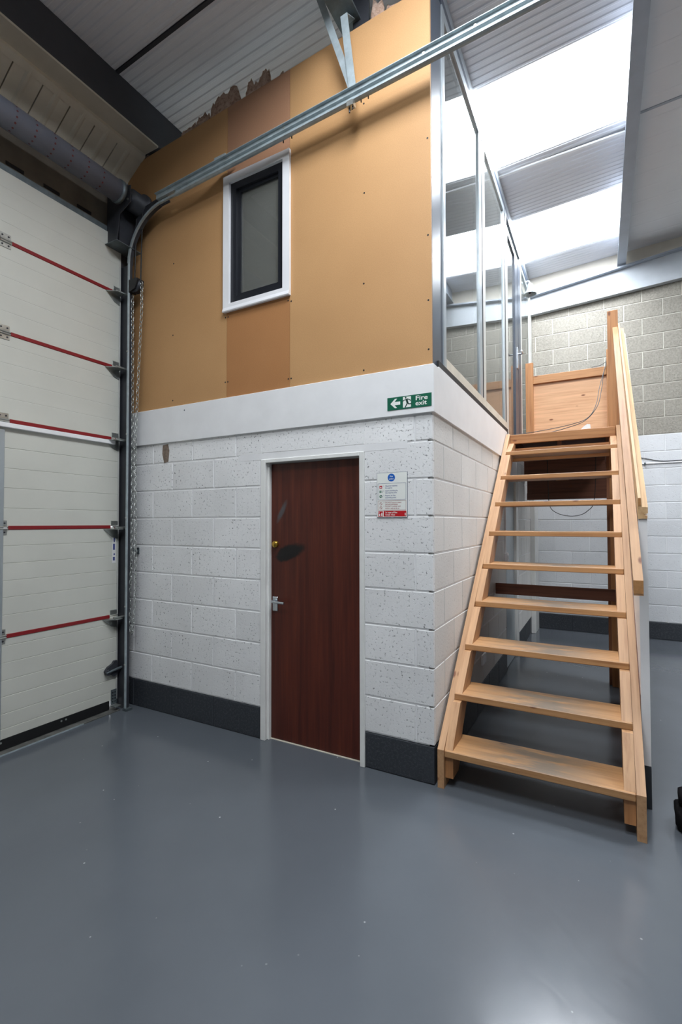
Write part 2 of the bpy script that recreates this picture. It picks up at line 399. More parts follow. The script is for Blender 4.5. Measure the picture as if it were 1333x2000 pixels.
def courses(parent, axis, sign, plane, ulo, uhi, ztop, joints, mats, opens=(), j=0.011, k0=0):
    k = k0
    while True:
        z0 = k * H + j / 2; z1 = (k + 1) * H - j / 2
        zt = ztop
        if z0 >= zt - 0.02: break
        z1 = min(z1, zt)
        js = [u for u in joints(k) if ulo + 0.02 < u < uhi - 0.02]
        edges = [ulo] + js + [uhi]
        for a, b in zip(edges[:-1], edges[1:]):
            a2 = a + (j / 2 if a > ulo else 0); b2 = b - (j / 2 if b < uhi else 0)
            segs = [(a2, b2, z0, z1)]
            for (o0, o1, p0, p1) in opens:
                ns = []
                for (s0, s1, q0, q1) in segs:
                    if s1 <= o0 or s0 >= o1 or q1 <= p0 or q0 >= p1: ns.append((s0, s1, q0, q1)); continue
                    if q1 > p1 + 0.02 and q0 < p1:
                        if s0 < o0: ns.append((s0, o0, q0, q1))
                        ns.append((max(s0, o0), min(s1, o1), p1, q1))
                        if s1 > o1: ns.append((o1, s1, q0, q1))
                        continue
                    if s0 < o0 - 0.01: ns.append((s0, o0, q0, q1))
                    if s1 > o1 + 0.01: ns.append((o1, s1, q0, q1))
                segs = ns
            for (s0, s1, q0, q1) in segs:
                add_block(parent, axis, sign, plane, s0, s1, q0, q1, mats(k))
        k += 1

# front wall of the office box (plane y = 0), with the doorway left open
DX0, DX1, DZ = -1.285, -0.454, 2.012
mb = MB()
mb.box(-2.95, DX0, 0.0035, 0.1, H, 2.25); mb.box(DX1, -0.031, 0.004, 0.1, H, 2.25); mb.box(DX0, DX1, 0.004, 0.1, DZ, 2.25)
wf = mb.build('wall_front', M['mortar_white'], kind='structure', loc=(-1.4, 0.05, 0))
MB().box(-2.95, DX0, 0.004, 0.1, 0, H).box(DX1, -0.031, 0.004, 0.1, 0, H).build('dark_base', M['mortar_dark'], wf)
def jf(k):
    s = -1.972 if k % 2 else -1.745
    r = [s + 0.45 * n for n in range(-3, 3) if s + 0.45 * n < -1.29]
    return r + ([-0.112] if k % 2 else [])
courses(wf, 1, -1, 0.0, -2.95, 0.0, 2.225, jf, lambda k: M['dark_block'] if k == 0 else M['white_block'], opens=[(DX0, DX1, 0, DZ + 0.048)])
B('lintel', M['mortar_white'], wf, -1.5, -0.16, -0.001, 0.03, DZ, DZ + 0.045)
MB().prism([(-2.312, 2.20), (-2.250, 2.205), (-2.236, 2.15), (-2.246, 2.06), (-2.296, 2.05), (-2.318, 2.13)], 1, -0.0015, 0.001).build('bare_patch', M['bare_patch'], wf, label='bare brown patch where paint is missing')

# side wall of the box (plane x = 0)
ws = MB().box(-0.0305, -0.0035, 0.031, 2.47, H, 2.25).box(-0.1, -0.004, 3.24, 4.85, H, 2.45).box(-0.1, -0.004, 2.47, 3.24, 2.05, 2.45).build('wall_side', M['mortar_white'], kind='structure', loc=(-0.05, 1.2, 0))
MB().box(-0.0305, -0.0035, 0.031, 2.47, 0, H).box(-0.1, -0.004, 3.24, 4.85, 0, H).build('dark_base', M['mortar_dark'], ws)
js_ = lambda k: [(0.225 if k % 2 == 0 else 0.45) + 0.45 * n for n in range(12)]
courses(ws, 0, 1, 0.0, 0.0305, 2.47, 2.225, js_, lambda k: M['dark_block'] if k == 0 else M['smooth_block'])
courses(ws, 0, 1, 0.0, 3.24, 4.85, 2.4, js_, lambda k: M['dark_block'] if k == 0 else M['smooth_block'])
B('pipe_boxing', M['gloss_white'], ws, 0.0, 0.06, 4.45, 4.85, 0.0, 2.4, c=0.004)

# back wall (plane y = 4.85): painted below, bare above, dark at the foot
wb = MB().box(-2.95, 5.0, 4.856, 5.0, 12 * H, 5.3).build('wall_back', M['mortar_bare'], kind='structure', loc=(1, 4.9, 0))
B('painted_part', M['mortar_back'], wb, -0.1, 5.0, 4.855, 4.99, H, 12 * H)
B('dark_base', M['mortar_dark'], wb, -0.1, 5.0, 4.855, 4.99, 0, H)
jb = lambda k: [(0.502 if k % 2 == 0 else 0.29) + 0.45 * n for n in range(-2, 8)]
courses(wb, 1, -1, 4.85, -0.0, 3.2, 12 * H - 0.004, jb, lambda k: M['dark_block'] if k == 0 else M['back_white'])
courses(wb, 1, -1, 4.85, -0.0, 3.2, 4.78, jb, lambda k: M['bare_block'], k0=12)
# cream sheeting above the rafter
MB().prism([(-0.1, 4.8), (5, 5.1), (5, RZ(5) + 0.03), (-0.1, RZ(-0.1) + 0.03)], 1, 4.846, 4.856).build('upper_sheeting', M['cream_board'], wb)

# rafter on the back wall
rf = thing('steel_rafter', (1.5, 4.78, 4.6), 'pale grey painted steel rafter lying along the top of the bare block wall', 'beam')
zb = lambda x: 4.635 + 0.057 * x
zt = lambda x: 4.885 + 0.115 * x
MB().prism([(0.0, zb(0)), (3.2, zb(3.2)), (3.2, zt(3.2)), (0.0, zt(0))], 1, 4.76, 4.844).build('web', M['steel_pale'], rf)
MB().prism([(0.0, zt(0)), (3.2, zt(3.2)), (3.2, zt(3.2) + 0.02), (0.0, zt(0) + 0.02)], 1, 4.69, 4.844).build('flange', M['beam_grey'], rf)

# other walls of the unit (left wall above the door, right wall, wall behind the camera)
wl = MB().box(-2.95, -2.80, -7.0, -4.3, 0, 5.2).box(-3.05, -2.92, -4.3, 0.0, 4.02, 5.2).box(-2.95, -2.80, 0.1, 4.95, 0, 5.2).build('wall_left', M['dark_steel'], kind='structure')
MB().box(5.0, 5.1, -7.0, 4.95, 0, 5.6).build('wall_right', M['grey_wall'], kind='structure')
MB().box(-2.95, 5.1, -7.1, -7.0, 0, 5.6).build('wall_behind', M['grey_wall'], kind='structure')

# white fascia band at first floor level
t1 = MB().cbox(-2.76, 0.016, -0.016, 0.09, 2.214, 2.506, c=0.003).build('trim_1', M['white_paint'], kind='structure')
t2 = MB().box(-0.03, 0.0155, 0.09, 2.52, 2.216, 2.514).build('trim_2', M['white_paint'], kind='structure')
MB().disc((-2.05, -0.016, 2.46), 0.006, 1, -0.001, 10).build('screw_head', M['galv_dull'], t1)

# first floor slab of the office, and its plain inner walls
MB().box(-2.8, -0.1, 0.1, 4.85, 2.27, 2.48).build('floor_office', M['plaster'], kind='structure')
MB().box(-2.75, -2.70, 0.1, 4.80, 2.48, 4.72).box(-2.75, -0.06, 4.80, 4.846, 2.48, 5.05).build('wall_office', M['plaster'], kind='structure')

# ---- upper wall of boards
wu = thing('wall_upper', (-1.35, 0.02, 2.5), kind='structure')
def btop(x): return 4.862 + 0.056 * x
WX0, WX1, WZ0, WZ1 = -1.60, -1.065, 3.21, 4.17      # window opening
def board(x0, x1, z0, z1, mat, lab=None):
    pts = [(x0, z0), (x1, z0), (x1, z1 if z1 else btop(x1)), (x0, z1 if z1 else btop(x0))]
    return MB().prism(pts, 1, 0.0, 0.018).build('board', mat, wu, label=lab)
board(-2.78, -1.622, 2.506, None, M['board_a'])
board(-1.619, -1.038, 2.506, 3.2, M['board_b'], 'short darker brown board under the window')
board(-1.619, -1.038, 4.18, None, M['board_c'], 'short pinkish board over the window')
board(-1.035, -0.001, 2.506, None, M['board_a'])
sc = MB()
for (x, z) in [(-0.449, 3.704), (-0.454, 3.107), (-0.456, 2.54), (-2.203, 3.102), (-2.2, 2.56), (-1.634, 3.13), (-1.607, 3.13), (-1.634, 2.63), (-1.608, 2.63), (-1.048, 2.57), (-1.024, 2.57), (-0.02, 3.9), (-0.02, 3.3), (-0.02, 2.9), (-0.02, 2.6), (-0.45, 4.3), (-2.2, 3.7), (-1.024, 3.12), (-1.05, 3.13)]:
    sc.disc((x, 0.0, z), 0.006, 1, -0.001, 8)
sc.build('screw_heads', M['blackish'], wu, kind='stuff')

# ---- roof
ce = thing('ceiling', (0.5, 0, 5.2), kind='structure')
def ribbed(name, x0, x1, y0, y1, mat, pitch=0.1, rh=0.012, rw=0.03, parent=ce, n=None, label=None):
    prof = [(y0, 0)]
    k = max(1, round((y1 - y0) / pitch)); p = (y1 - y0) / k
    for i in range(k):
        c = y0 + (i + 0.5) * p
        prof += [(c - rw / 2 - 0.008, 0), (c - rw / 2, -rh), (c + rw / 2, -rh), (c + rw / 2 + 0.008, 0)]
    prof.append((y1, 0))
    vs = [(x, y, RZ(x) + h) for x in (x0, x1) for y, h in prof]; m = len(prof)
    return MB().add(vs, [(i, i + 1, m + i + 1, m + i) for i in range(m - 1)]).build(name, mat, parent, label=label)
# opaque sheets left of the grey beam, between the rooflights
def band(x0, x1, y0, y1, mat='liner'):
    return ribbed('roof_sheet', x0, x1, y0, y1, M[mat], pitch=0.066, rh=0.0055, rw=0.016)
band(-2.95, 1.2, 0.27, 1.27); band(-2.95, 1.2, -0.375, 0.27); band(-2.95, 1.2, -0.72, -0.41)
band(-2.95, 1.2, 2.285, 2.40); band(-2.95, 1.2, 2.44, 3.27); band(-2.95, 1.2, 4.32, 4.9)
band(-2.95, 1.2, -2.75, -1.75); band(-2.95, 1.2, -7.05, -3.75)
for (y0, y1, x0, x1, k) in SKY[:4]: band(-2.95, x0, y0, y1)
for (x0, x1, y0, y1) in ((1.2, 5.1, -7.05, -0.4), (1.2, 5.1, -0.4, 1.27), (1.2, 2.5, 1.27, 2.285), (4.2, 5.1, 1.27, 2.285), (1.2, 5.1, 2.305, 4.9)):
    ribbed('roof_sheet', x0, x1, y0, y1, M['liner_flat'], pitch=0.25, rh=0.0015, rw=0.02)
# joints between sheets
def rstrip(name, x0, x1, ya, yb, drop, wd, mat):
    vs = []
    for x, y in ((x0, ya), (x1, yb)):
        for dy in (-wd / 2, wd / 2):
            for dz in (-drop, 0.004): vs.append((x, y + dy, RZ(x) + dz))
    return MB().add(vs, [(0, 2, 3, 1), (4, 5, 7, 6), (0, 4, 6, 2), (1, 3, 7, 5), (0, 1, 5, 4), (2, 6, 7, 3)]).build(name, mat, ce)
rstrip('sheet_joint', -2.95, 1.15, -0.393, -0.393, 0.010, 0.026, M['dark_steel'])
rstrip('sheet_joint', 1.2, 5, 2.295, 2.295, 0.004, 0.03, M['beam_grey'])
rstrip('rooflight_trim', -0.9, 1.13, 2.37, 2.462, 0.014, 0.03, M['white_paint'])
# outer deck closing the gaps above the sheets
for (y0, y1) in ((-7.1, -3.75), (-2.75, -1.75), (-0.72, 1.27), (2.285, 3.27), (4.32, 5.0)):
    MB().add([(x, y, RZ(x) + 0.035) for x in (-3.0, 1.21) for y in (y0, y1)], [(0, 1, 3, 2)]).build('outer_sheet', M['liner_flat'], ce)
for i, (y0, y1, x0, x1, k) in enumerate(SKY[:4]):
    MB().add([(x, y, RZ(x) + 0.035) for x in (-3.0, x0) for y in (y0, y1)], [(0, 1, 3, 2)]).build('outer_sheet', M['liner_flat'], ce)
for i, (y0, y1, x0, x1, k) in enumerate(SKY):  # the added unseen rooflight gets its sheet here as well
    MB().add([(x, y, RZ(x) + dz) for dz in (0.0, 0.003) for x in (x0, x1) for y in (y0, y1)], [(0, 1, 3, 2), (4, 6, 7, 5), (0, 4, 5, 1), (2, 3, 7, 6), (0, 2, 6, 4), (1, 5, 7, 3)]).build('rooflight_sheet', M['grp'], ce)

# grey beam under the roof at the right, charcoal eaves beam at the left, purlin over the boards
bm1 = thing('roof_beam', (1.17, 0, 5.06), 'pale grey steel beam under the roof beside the rooflights', 'beam')
MB().prism([(1.118, 5.06), (1.222, 5.065), (1.222, 5.078), (1.118, 5.073)], 1, -7.0, 4.74).build('flange', M['beam_grey'], bm1)
MB().prism([(1.15, 5.073), (1.19, 5.076), (1.19, 5.288), (1.15, 5.286)], 1, -7.0, 4.76).build('web', M['beam_grey'], bm1)
bm2 = thing('eaves_beam', (-2.47, -1.5, 4.755), 'charcoal painted steel beam along the eaves above the sectional door', 'beam')
B('web', M['beam_dark'], bm2, -2.55, -2.40, -7.0, 0.32, 4.768, RZ(-2.45) - 0.002)
B('flange', M['cream_clad'], bm2, -2.555, -2.395, -7.0, 0.0, 4.752, 4.768)
pu = thing('roof_purlin', (-0.58, 1.5, 4.93), 'grey purlin ending above the brown boards behind the hanger bars', 'purlin')
MB().prism([(-0.66, 4.95), (-0.50, 4.95), (-0.50, 4.965), (-0.645, 4.965), (-0.645, RZ(-.6) - 0.012), (-0.66, RZ(-.6) - 0.012)], 1, -6.9, 4.8).build('channel', M['galv_dull'], pu)
B('plate', M['dark_steel'], pu, -0.56, -0.44, 0.06, 0.075, 4.80, 5.17)

# sloping cream cladding panels between the eaves beam and the door head
cl = thing('eaves_cladding', (-2.75, -2, 4.4), 'sloping cream cladding panels between the eaves beam and spring tube', 'cladding')
nrm = Vector((0.575, 0, -0.818))
for i in range(16):
    y1 = -0.043 - 0.2 * i; y0 = y1 - 0.192
    if i == 0: y1 = 0.0
    prof = [(y0, 0.0), (y0 + 0.075, 0.0), (y0 + 0.09, 0.008), (y0 + 0.105, 0.008), (y0 + 0.12, 0.0), (y1, 0.0)]
    vs = []
    for (x, z) in ((-2.56, 4.735), (-2.90, 4.496)):
        for y, h in prof:
            vs.append((x + nrm.x * h, y, z + nrm.z * h))
    for (x, z) in ((-2.57, 4.75), (-2.91, 4.511)):
        for y, h in prof: vs.append((x, y, z))
    m = len(prof)
    fs = [(a, a + 1, m + a + 1, m + a) for a in range(m - 1)] + [(2 * m + a, 3 * m + a, 3 * m + a + 1, 2 * m + a + 1) for a in range(m - 1)] + [(0, m, 3 * m, 2 * m), (m - 1, 3 * m - 1, 4 * m - 1, 2 * m - 1)]
    MB().add(vs, fs).build('panel', M['cream_clad'], cl)
MB().prism([(-2.555, 4.752), (-2.60, 4.724), (-2.60, 4.70), (-2.555, 4.728)], 1, -3.4, 0.0).build('edge_trim', M['cream_clad'], cl)
B('joint_backing', M['dark_steel'], cl, -2.90, -2.58, -3.4, 0.0, 4.76, 4.765)
# dark steel lintel over the door with slots
li = thing('door_lintel', (-2.76, -2, 4.03), 'dark steel lintel with slots above the sectional door', 'lintel')
B('web', M['lintel'], li, -2.795, -2.76, -4.3, 0.0, 4.05, 4.42)
B('head_strip', M['galv_dull'], li, -2.795, -2.735, -4.3, -0.16, 4.002, 4.05)
for i in range(8):
    B('slot', M['blackish'], li, -2.762, -2.755, -0.36 - 0.26 * i - 0.12, -0.36 - 0.26 * i, 4.075, 4.10)

# ================================================================== WINDOW
w1 = thing('window_1', (-1.335, 0, 3.16), kind='structure')
fx0, fx1, fz0, fz1 = -1.643, -1.028, 3.163, 4.213
ft = 0.055
def picture_frame(name, x0, x1, z0, z1, tw, y0, y1, mat, parent, bw=None):
    bw = bw or tw
    for nm, poly in (('top', [(x0, z1), (x1, z1), (x1 - tw, z1 - tw), (x0 + tw, z1 - tw)]), ('bottom', [(x0, z0), (x0 + tw, z0 + bw), (x1 - tw, z0 + bw), (x1, z0)]),
                     ('left', [(x0, z0), (x0, z1), (x0 + tw, z1 - tw), (x0 + tw, z0 + bw)]), ('right', [(x1, z0), (x1 - tw, z0 + bw), (x1 - tw, z1 - tw), (x1, z1)])):
        MB().prism(poly, 1, y0, y1).build(name, mat, parent)
picture_frame('architrave', fx0, fx1, fz0, fz1, 0.058, -0.022, 0.004, M['upvc'], w1)
MB().prism([(-0.03, fz0 + 0.004), (-0.022, fz0 + 0.03), (-0.022, fz0), (-0.026, fz0 - 0.004)], 0, fx0, fx1).build('sill_nose', M['upvc'], w1)
picture_frame('frame', fx0 + 0.056, fx1 - 0.056, fz0 + 0.056, fz1 - 0.056, 0.055, 0.0, 0.06, M['black_frame'], w1)
picture_frame('sash', fx0 + 0.108, fx1 - 0.095, fz0 + 0.105, fz1 - 0.105, 0.03, 0.02, 0.055, M['black_frame'], w1)
B('pane', M['glass_dark'], w1, fx0 + 0.12, fx1 - 0.11, 0.036, 0.042, fz0 + 0.12, fz1 - 0.12)

# ================================================================== DOOR
d1 = thing('door_1', (-0.87, 0.05, 0), kind='structure')
B('jamb', M['gloss_white'], d1, DX0, DX0 + 0.042, -0.010, 0.11, 0.0, DZ, c=0.003)
B('jamb', M['gloss_white'], d1, DX1 - 0.034, DX1, -0.010, 0.11, 0.0, DZ, c=0.003)
B('head', M['gloss_white'], d1, DX0 + 0.042, DX1 - 0.034, -0.010, 0.11, 1.985, DZ, c=0.003)
B('stop', M['gloss_white'], d1, DX0 + 0.042, DX0 + 0.056, 0.022, 0.048, 0.0, 1.985)
leaf = MB().cbox(-1.238, -0.492, 0.05, 0.092, 0.006, 1.98, c=0.002).build('leaf', M['mahogany'], d1)
B('threshold', M['cream_clad'], d1, DX0 + 0.042, DX1 - 0.034, 0.040, 0.10, 0.0, 0.004)
B('back_plate', M['chrome'], leaf, -1.217, -1.172, 0.043, 0.05, 0.917, 1.02, c=0.003, label='satin chrome handle plate')
MB().tube([(-1.193, 0.045, 0.99), (-1.193, 0.008, 0.99), (-1.18, 0.0, 0.99), (-1.085, 0.0, 0.986)], 0.009, 10).build('handle', M['chrome'], leaf, label='satin chrome lever handle')
MB().lathe([(0.0, 0.028), (0.02, 0.03), (0.024, 0.036), (0.026, 0.05)], (-1.193, 0, 1.398), axis=1, seg=20).build('lock_cylinder', M['brass'], leaf, label='brass lock cylinder')

# ================================================================== SIGNS
def text_mesh(body, size, bold=0.0, align='LEFT', sp=1.0, line=1.0):
    c = bpy.data.curves.new('txt', 'FONT'); c.body = body; c.size = size; c.offset = bold; c.align_x = align; c.space_character = sp; c.space_line = line
    c.resolution_u = 3
    o = bpy.data.objects.new('txt', c); COL.objects.link(o)
    bpy.context.view_layer.update()
    me = bpy.data.meshes.new_from_object(o.evaluated_get(bpy.context.evaluated_depsgraph_get()))
    bpy.data.objects.remove(o, do_unlink=True); bpy.data.curves.remove(c); return me
def put_text(body, size, x, y, z, mat, parent, bold=0.0, align='LEFT', sp=1.0, line=1.0, width=None, name='lettering'):
    me = text_mesh(body, size, bold, align, sp, line)
    k = 1.0
    if width:
        xs = [v.co.x for v in me.vertices]; k = width / (max(xs) - min(xs))
    for v in me.vertices: v.co = Vector((v.co.x * k, 0, v.co.y))
    me.update()
    return link(name, me, mat, parent, (x, y, z))
flat = lambda n, c, r=0.4: plain(n, c, r, var=0.01)
M['sg'] = flat('sign green', (12, 98, 72)); M['sw'] = flat('sign white', (240, 242, 236)); M['sr'] = flat('sign red', (196, 24, 34))
M['sb'] = flat('sign blue', (24, 98, 190)); M['sbt'] = flat('sign blue text', (66, 78, 140)); M['srt'] = flat('sign red text', (160, 66, 66)); M['sgr'] = flat('sign grey edge', (120, 126, 140)); M['sdg'] = flat('sign dark green', (16, 60, 48))
# fire exit sign, on the white fascia
fs = thing('fire_exit_sign', (-0.14, -0.018, 2.25), 'green and white fire exit sign with arrow on the white fascia band', 'sign')
X0, X1, Z0, Z1, YF = -0.284, 0.002, 2.2515, 2.331, -0.0185
B('plate', M['sg'], fs, X0, X1, YF, -0.0158, Z0, Z1)
y = YF - 0.0006
def sp_(name, pts, mat, parent=fs, yy=None, th=0.0006):
    yy = YF if yy is None else yy
    return MB().prism(pts, 1, yy - th, yy + 0.0002).build(name, mat, parent)
def sx(px): return X0 + (px - 403) / (977 - 403) * (X1 - X0)     # pixel columns of the sign in a close view
zc = (Z0 + Z1) / 2
ar = [(sx(445), zc), (sx(505), zc + 0.029), (sx(535), zc + 0.029), (sx(500), zc + 0.010), (sx(576), zc + 0.010), (sx(576), zc - 0.010), (sx(500), zc - 0.010), (sx(535), zc - 0.029), (sx(505), zc - 0.029)]
sp_('arrow', ar, M['sw'])
sp_('doorway', [(sx(612), Z0 + 0.008), (sx(716), Z0 + 0.008), (sx(716), Z1 - 0.006), (sx(612), Z1 - 0.006)], M['sw'])
def limb(a, b, wd): 
    a, b = Vector(a), Vector(b); d = (b - a).normalized(); n = Vector((-d.y, d.x)) * wd / 2
    return [tuple(a + n), tuple(b + n), tuple(b - n), tuple(a - n)]
man = MB()
cx = sx(664)
man.disc((sx(648), YF - 0.0013, zc + 0.0275), 0.0055, 1, 0.0006, 14)
for a, b, wd in (((cx - 0.003, zc + 0.02), (cx + 0.004, zc - 0.004), 0.012), ((cx + 0.002, zc + 0.019), (cx + 0.020, zc + 0.013), 0.005), ((cx + 0.020, zc + 0.014), (cx + 0.022, zc + 0.004), 0.005),
                 ((cx - 0.005, zc + 0.016), (cx - 0.020, zc + 0.013), 0.005), ((cx - 0.019, zc + 0.013), (cx - 0.026, zc + 0.008), 0.005),
                 ((cx + 0.004, zc - 0.002), (cx - 0.002, zc - 0.018), 0.007), ((cx - 0.002, zc - 0.016), (cx - 0.012, zc - 0.031), 0.006),
                 ((cx + 0.005, zc - 0.003), (cx + 0.014, zc - 0.014), 0.007), ((cx + 0.012, zc - 0.013), (cx + 0.031, zc - 0.012), 0.006)):
    man.prism(limb(a, b, wd), 1, YF - 0.0013, YF - 0.0007)
man.build('running_figure', M['sdg'], fs)
put_text('Fire', 0.039, sx(772), YF - 0.0008, zc + 0.004, M['sw'], fs, bold=0.0007, width=sx(930) - sx(778))
put_text('exit', 0.039, sx(772), YF - 0.0008, zc - 0.027, M['sw'], fs, bold=0.0007, width=sx(922) - sx(778))
# fire action notice
fa = thing('fire_action_notice', (-0.26, -0.004, 1.58), 'white fire action notice with blue disc and red foot beside the brown door', 'sign')
A0, A1, Z0, Z1, YF = -0.364, -0.159, 1.585, 1.867, -0.0055
B('plate', M['sgr'], fa, A0, A1, YF + 0.0004, -0.0006, Z0, Z1)
B('face', M['sw'], fa, A0 + 0.002, A1 - 0.002, YF, YF + 0.001, Z0 + 0.002, Z1 - 0.002)
WD, HT = A1 - A0, Z1 - Z0
def ax_(u): return A0 + (u - 120) / (1125 - 120) * WD
def az_(v): return Z1 - (v - 235) / (1690 - 235) * HT
MB().disc((ax_(608), YF - 0.0006, az_(405)), 0.0245, 1, 0.0004, 28).build('blue_disc', M['sb'], fa)
put_text('Fire', 0.0125, ax_(608), YF - 0.0008, az_(385), M['sw'], fa, 0.0003, 'CENTER')
put_text('action', 0.0125, ax_(608), YF - 0.0008, az_(465), M['sw'], fa, 0.0003, 'CENTER')
def outline(u0, u1, v0, v1, mat, t=0.0014):
    m = MB(); a, b, c, d = ax_(u0), ax_(u1), az_(v1), az_(v0)
    for q in ((a, b, d - t, d), (a, b, c, c + t), (a, a + t, c, d), (b - t, b, c, d)): m.box(q[0], q[1], YF - 0.0006, YF + 0.0002, q[2], q[3])
    return m.build('border_line', mat, fa)
outline(160, 1080, 585, 1120, M['sbt']); outline(160, 1080, 1145, 1455, M['srt'])
for (v, a, b) in ((690, 'Operate nearest', 'fire alarm'), (845, 'Leave building by', 'the nearest exit'), (1000, 'Report to the', 'assembly point')):
    put_text(a, 0.0122, ax_(405), YF - 0.0006, az_(v), M['sbt'], fa, 0.0001); put_text(b, 0.0122, ax_(405), YF - 0.0006, az_(v + 68), M['sbt'], fa, 0.0001)
for i, v in enumerate((690, 845, 1000)): put_text(str(i + 1), 0.0115, ax_(340), YF - 0.0006, az_(v), M['sbt'], fa)
for (v, t) in ((1228, 'DO NOT stop to collect'), (1285, 'personal belongings'), (1347, 'DO NOT re-enter until'), (1412, 'told it is safe to do so')):
    put_text(t, 0.0105, ax_(405), YF - 0.0006, az_(v), M['srt'], fa, 0.0001)
for i, v in ((4, 1228), (5, 1347)): put_text(str(i), 0.01, ax_(345), YF - 0.0006, az_(v), M['srt'], fa)
def rect(u0, u1, v0, v1, mat, name, d=0.0): return B(name, mat, fa, ax_(u0), ax_(u1), YF - 0.0006 - d, YF + 0.0002, az_(v1), az_(v0))
rect(212, 300, 655, 750, M['sr'], 'pictogram'); rect(236, 276, 690, 730, M['sw'], 'pictogram_symbol', 0.0003)
rect(212, 230, 815, 895, M['sg'], 'pictogram'); rect(246, 268, 815, 895, M['sg'], 'pictogram'); rect(284, 300, 815, 895, M['sg'], 'pictogram')
MB().disc((ax_(258), YF - 0.0006, az_(1005)), 0.0095, 1, 0.0004, 20).build('pictogram', M['sg'], fa)
sp_('pictogram_symbol', [(ax_(235), az_(985)), (ax_(262), az_(975)), (ax_(285), az_(1030)), (ax_(262), az_(1035))], M['sw'], fa, YF - 0.0006)
for v in (1245, 1370):
    m = MB(); R1 = 0.009; R0 = 0.0072; n = 24; vs = []
    for k in range(n):
        a = k * math.tau / n; vs += [(ax_(258) + R0 * math.cos(a), YF - 0.0006, az_(v) + R0 * math.sin(a)), (ax_(258) + R1 * math.cos(a), YF - 0.0006, az_(v) + R1 * math.sin(a))]
    m.add(vs, [(2 * k, 2 * k + 1, (2 * k + 3) % (2 * n), (2 * k + 2) % (2 * n)) for k in range(n)])
    m.prism(limb((ax_(258) - 0.006, az_(v) + 0.006), (ax_(258) + 0.006, az_(v) - 0.006), 0.0016), 1, YF - 0.0007, YF)
    m.build('prohibition_ring', M['srt'], fa)
rect(168, 322, 1490, 1660, M['sr'], 'red_panel'); rect(350, 1090, 1475, 1655, M['sr'], 'red_panel')
rect(190, 235, 1570, 1640, M['sw'], 'pictogram_symbol', 0.0003); rect(270, 305, 1540, 1640, M['sw'], 'pictogram_symbol', 0.0003); rect(188, 205, 1510, 1550, M['sw'], 'pictogram_symbol', 0.0003)
rect(1040, 1070, 1545, 1630, M['sw'], 'pictogram_symbol', 0.0003)
put_text('In case of fire', 0.0145, ax_(410), YF - 0.0008, az_(1555), M['sw'], fa, 0.0003); put_text('break glass', 0.0145, ax_(410), YF - 0.0008, az_(1625), M['sw'], fa, 0.0003)

# ================================================================== SECTIONAL DOOR
sd = thing('sectional_door', (-2.74, -2.2, 0), 'cream sectional overhead door with red seals between its panels', 'garage door')
XF = -2.72; YE = -0.112; YW = -4.25
bounds = [0.075, 0.778, 1.523, 2.264, 2.873, 3.512, 4.0]
grooves = [[.148, .251, .366, .477, .596, .711], [.922, 1.042, 1.157, 1.277, 1.397], [1.657, 1.797, 1.934, 2.074], [2.42, 2.54, 2.66, 2.78], [3.02, 3.14, 3.26, 3.39], [3.64, 3.76, 3.88]]
for i in range(6):
    z0, z1 = bounds[i] + 0.004, bounds[i + 1] - 0.004
    dp = 0.003 if i < 3 else 0.0012
    prof = [(XF - 0.045, z0), (XF, z0)]
    for g in grooves[i]: prof += [(XF, g - 0.003), (XF - dp, g), (XF, g + 0.003)]
    prof += [(XF, z1), (XF - 0.045, z1)]
    # extruded along y: prism wants (x, z) pairs
    MB().prism(prof, 1, YW, YE).build('panel', M['door_panel'], sd)
    B('end_cap', M['alu_pale'], sd, XF - 0.04, XF + 0.002, -0.124, YE + 0.003, z0, z1)
for i in range(1, 6):
    z = bounds[i]
    B('seal', M['red_seal'], sd, XF - 0.01, XF + 0.005, -0.973, -0.185, z - 0.015, z + 0.013, c=0.003)
    B('seal', M['red_seal'], sd, XF - 0.01, XF + 0.005, YW, -1.05, z - 0.015, z + 0.013, c=0.003)
    # middle hinge
    h = MB().cbox(XF - 0.002, XF + 0.004, -1.055, -0.978, z + 0.013, z + 0.05, c=0.0015).build('hinge', M['zinc'], sd)
    B('hinge_leaf', M['zinc'], h, XF - 0.002, XF + 0.004, -1.055, -0.978, z - 0.05, z - 0.014, c=0.0015)
    MB().tube([(XF + 0.009, -1.05, z + 0.006), (XF + 0.009, -0.976, z + 0.006)], 0.006).tube([(XF + 0.009, -1.05, z - 0.009), (XF + 0.009, -0.976, z - 0.009)], 0.006).build('knuckle', M['zinc'], h)
    for dz in (0.031, -0.032):
        for yy in (-1.035, -0.995):
            MB().disc((XF + 0.004, yy, z + dz), 0.006, 0, 0.003, 8).build('bolt_head', M['dark_steel'], h)
    # roller bracket at the edge
    rb = MB().cbox(XF - 0.002, XF + 0.004, -0.182, -0.118, z + 0.012, z + 0.05, c=0.0015).build('roller_bracket', M['zinc'], sd)
    MB().prism([(XF, -0.182), (XF + 0.004, -0.25), (XF + 0.085, -0.19), (XF + 0.085, -0.125), (XF, -0.118)], 2, z - 0.022, z - 0.016).build('arm', M['zinc'], rb)
    MB().prism([(-0.25, z - 0.02), (-0.118, z - 0.02), (-0.118, z - 0.10), (-0.17, z - 0.085)], 0, XF + 0.001, XF + 0.005).build('web', M['zinc'], rb)
    MB().tube([(XF + 0.06, -0.19, z - 0.008), (XF + 0.06, -0.07, z - 0.008)], 0.009).build('axle', M['zinc'], rb)
sk = MB().box(XF, XF + 0.001, -0.168, -0.132, 1.22, 1.45).build('sticker', M['paper'], sd, label='narrow white and blue sticker')
for k, (a, b) in enumerate(((1.24, 1.27), (1.285, 1.30), (1.33, 1.38), (1.395, 1.43))): B('sticker_mark', M['sbt'], sk, XF + 0.0008, XF + 0.0014, -0.160 + 0.006 * (k % 2), -0.142, a, b)
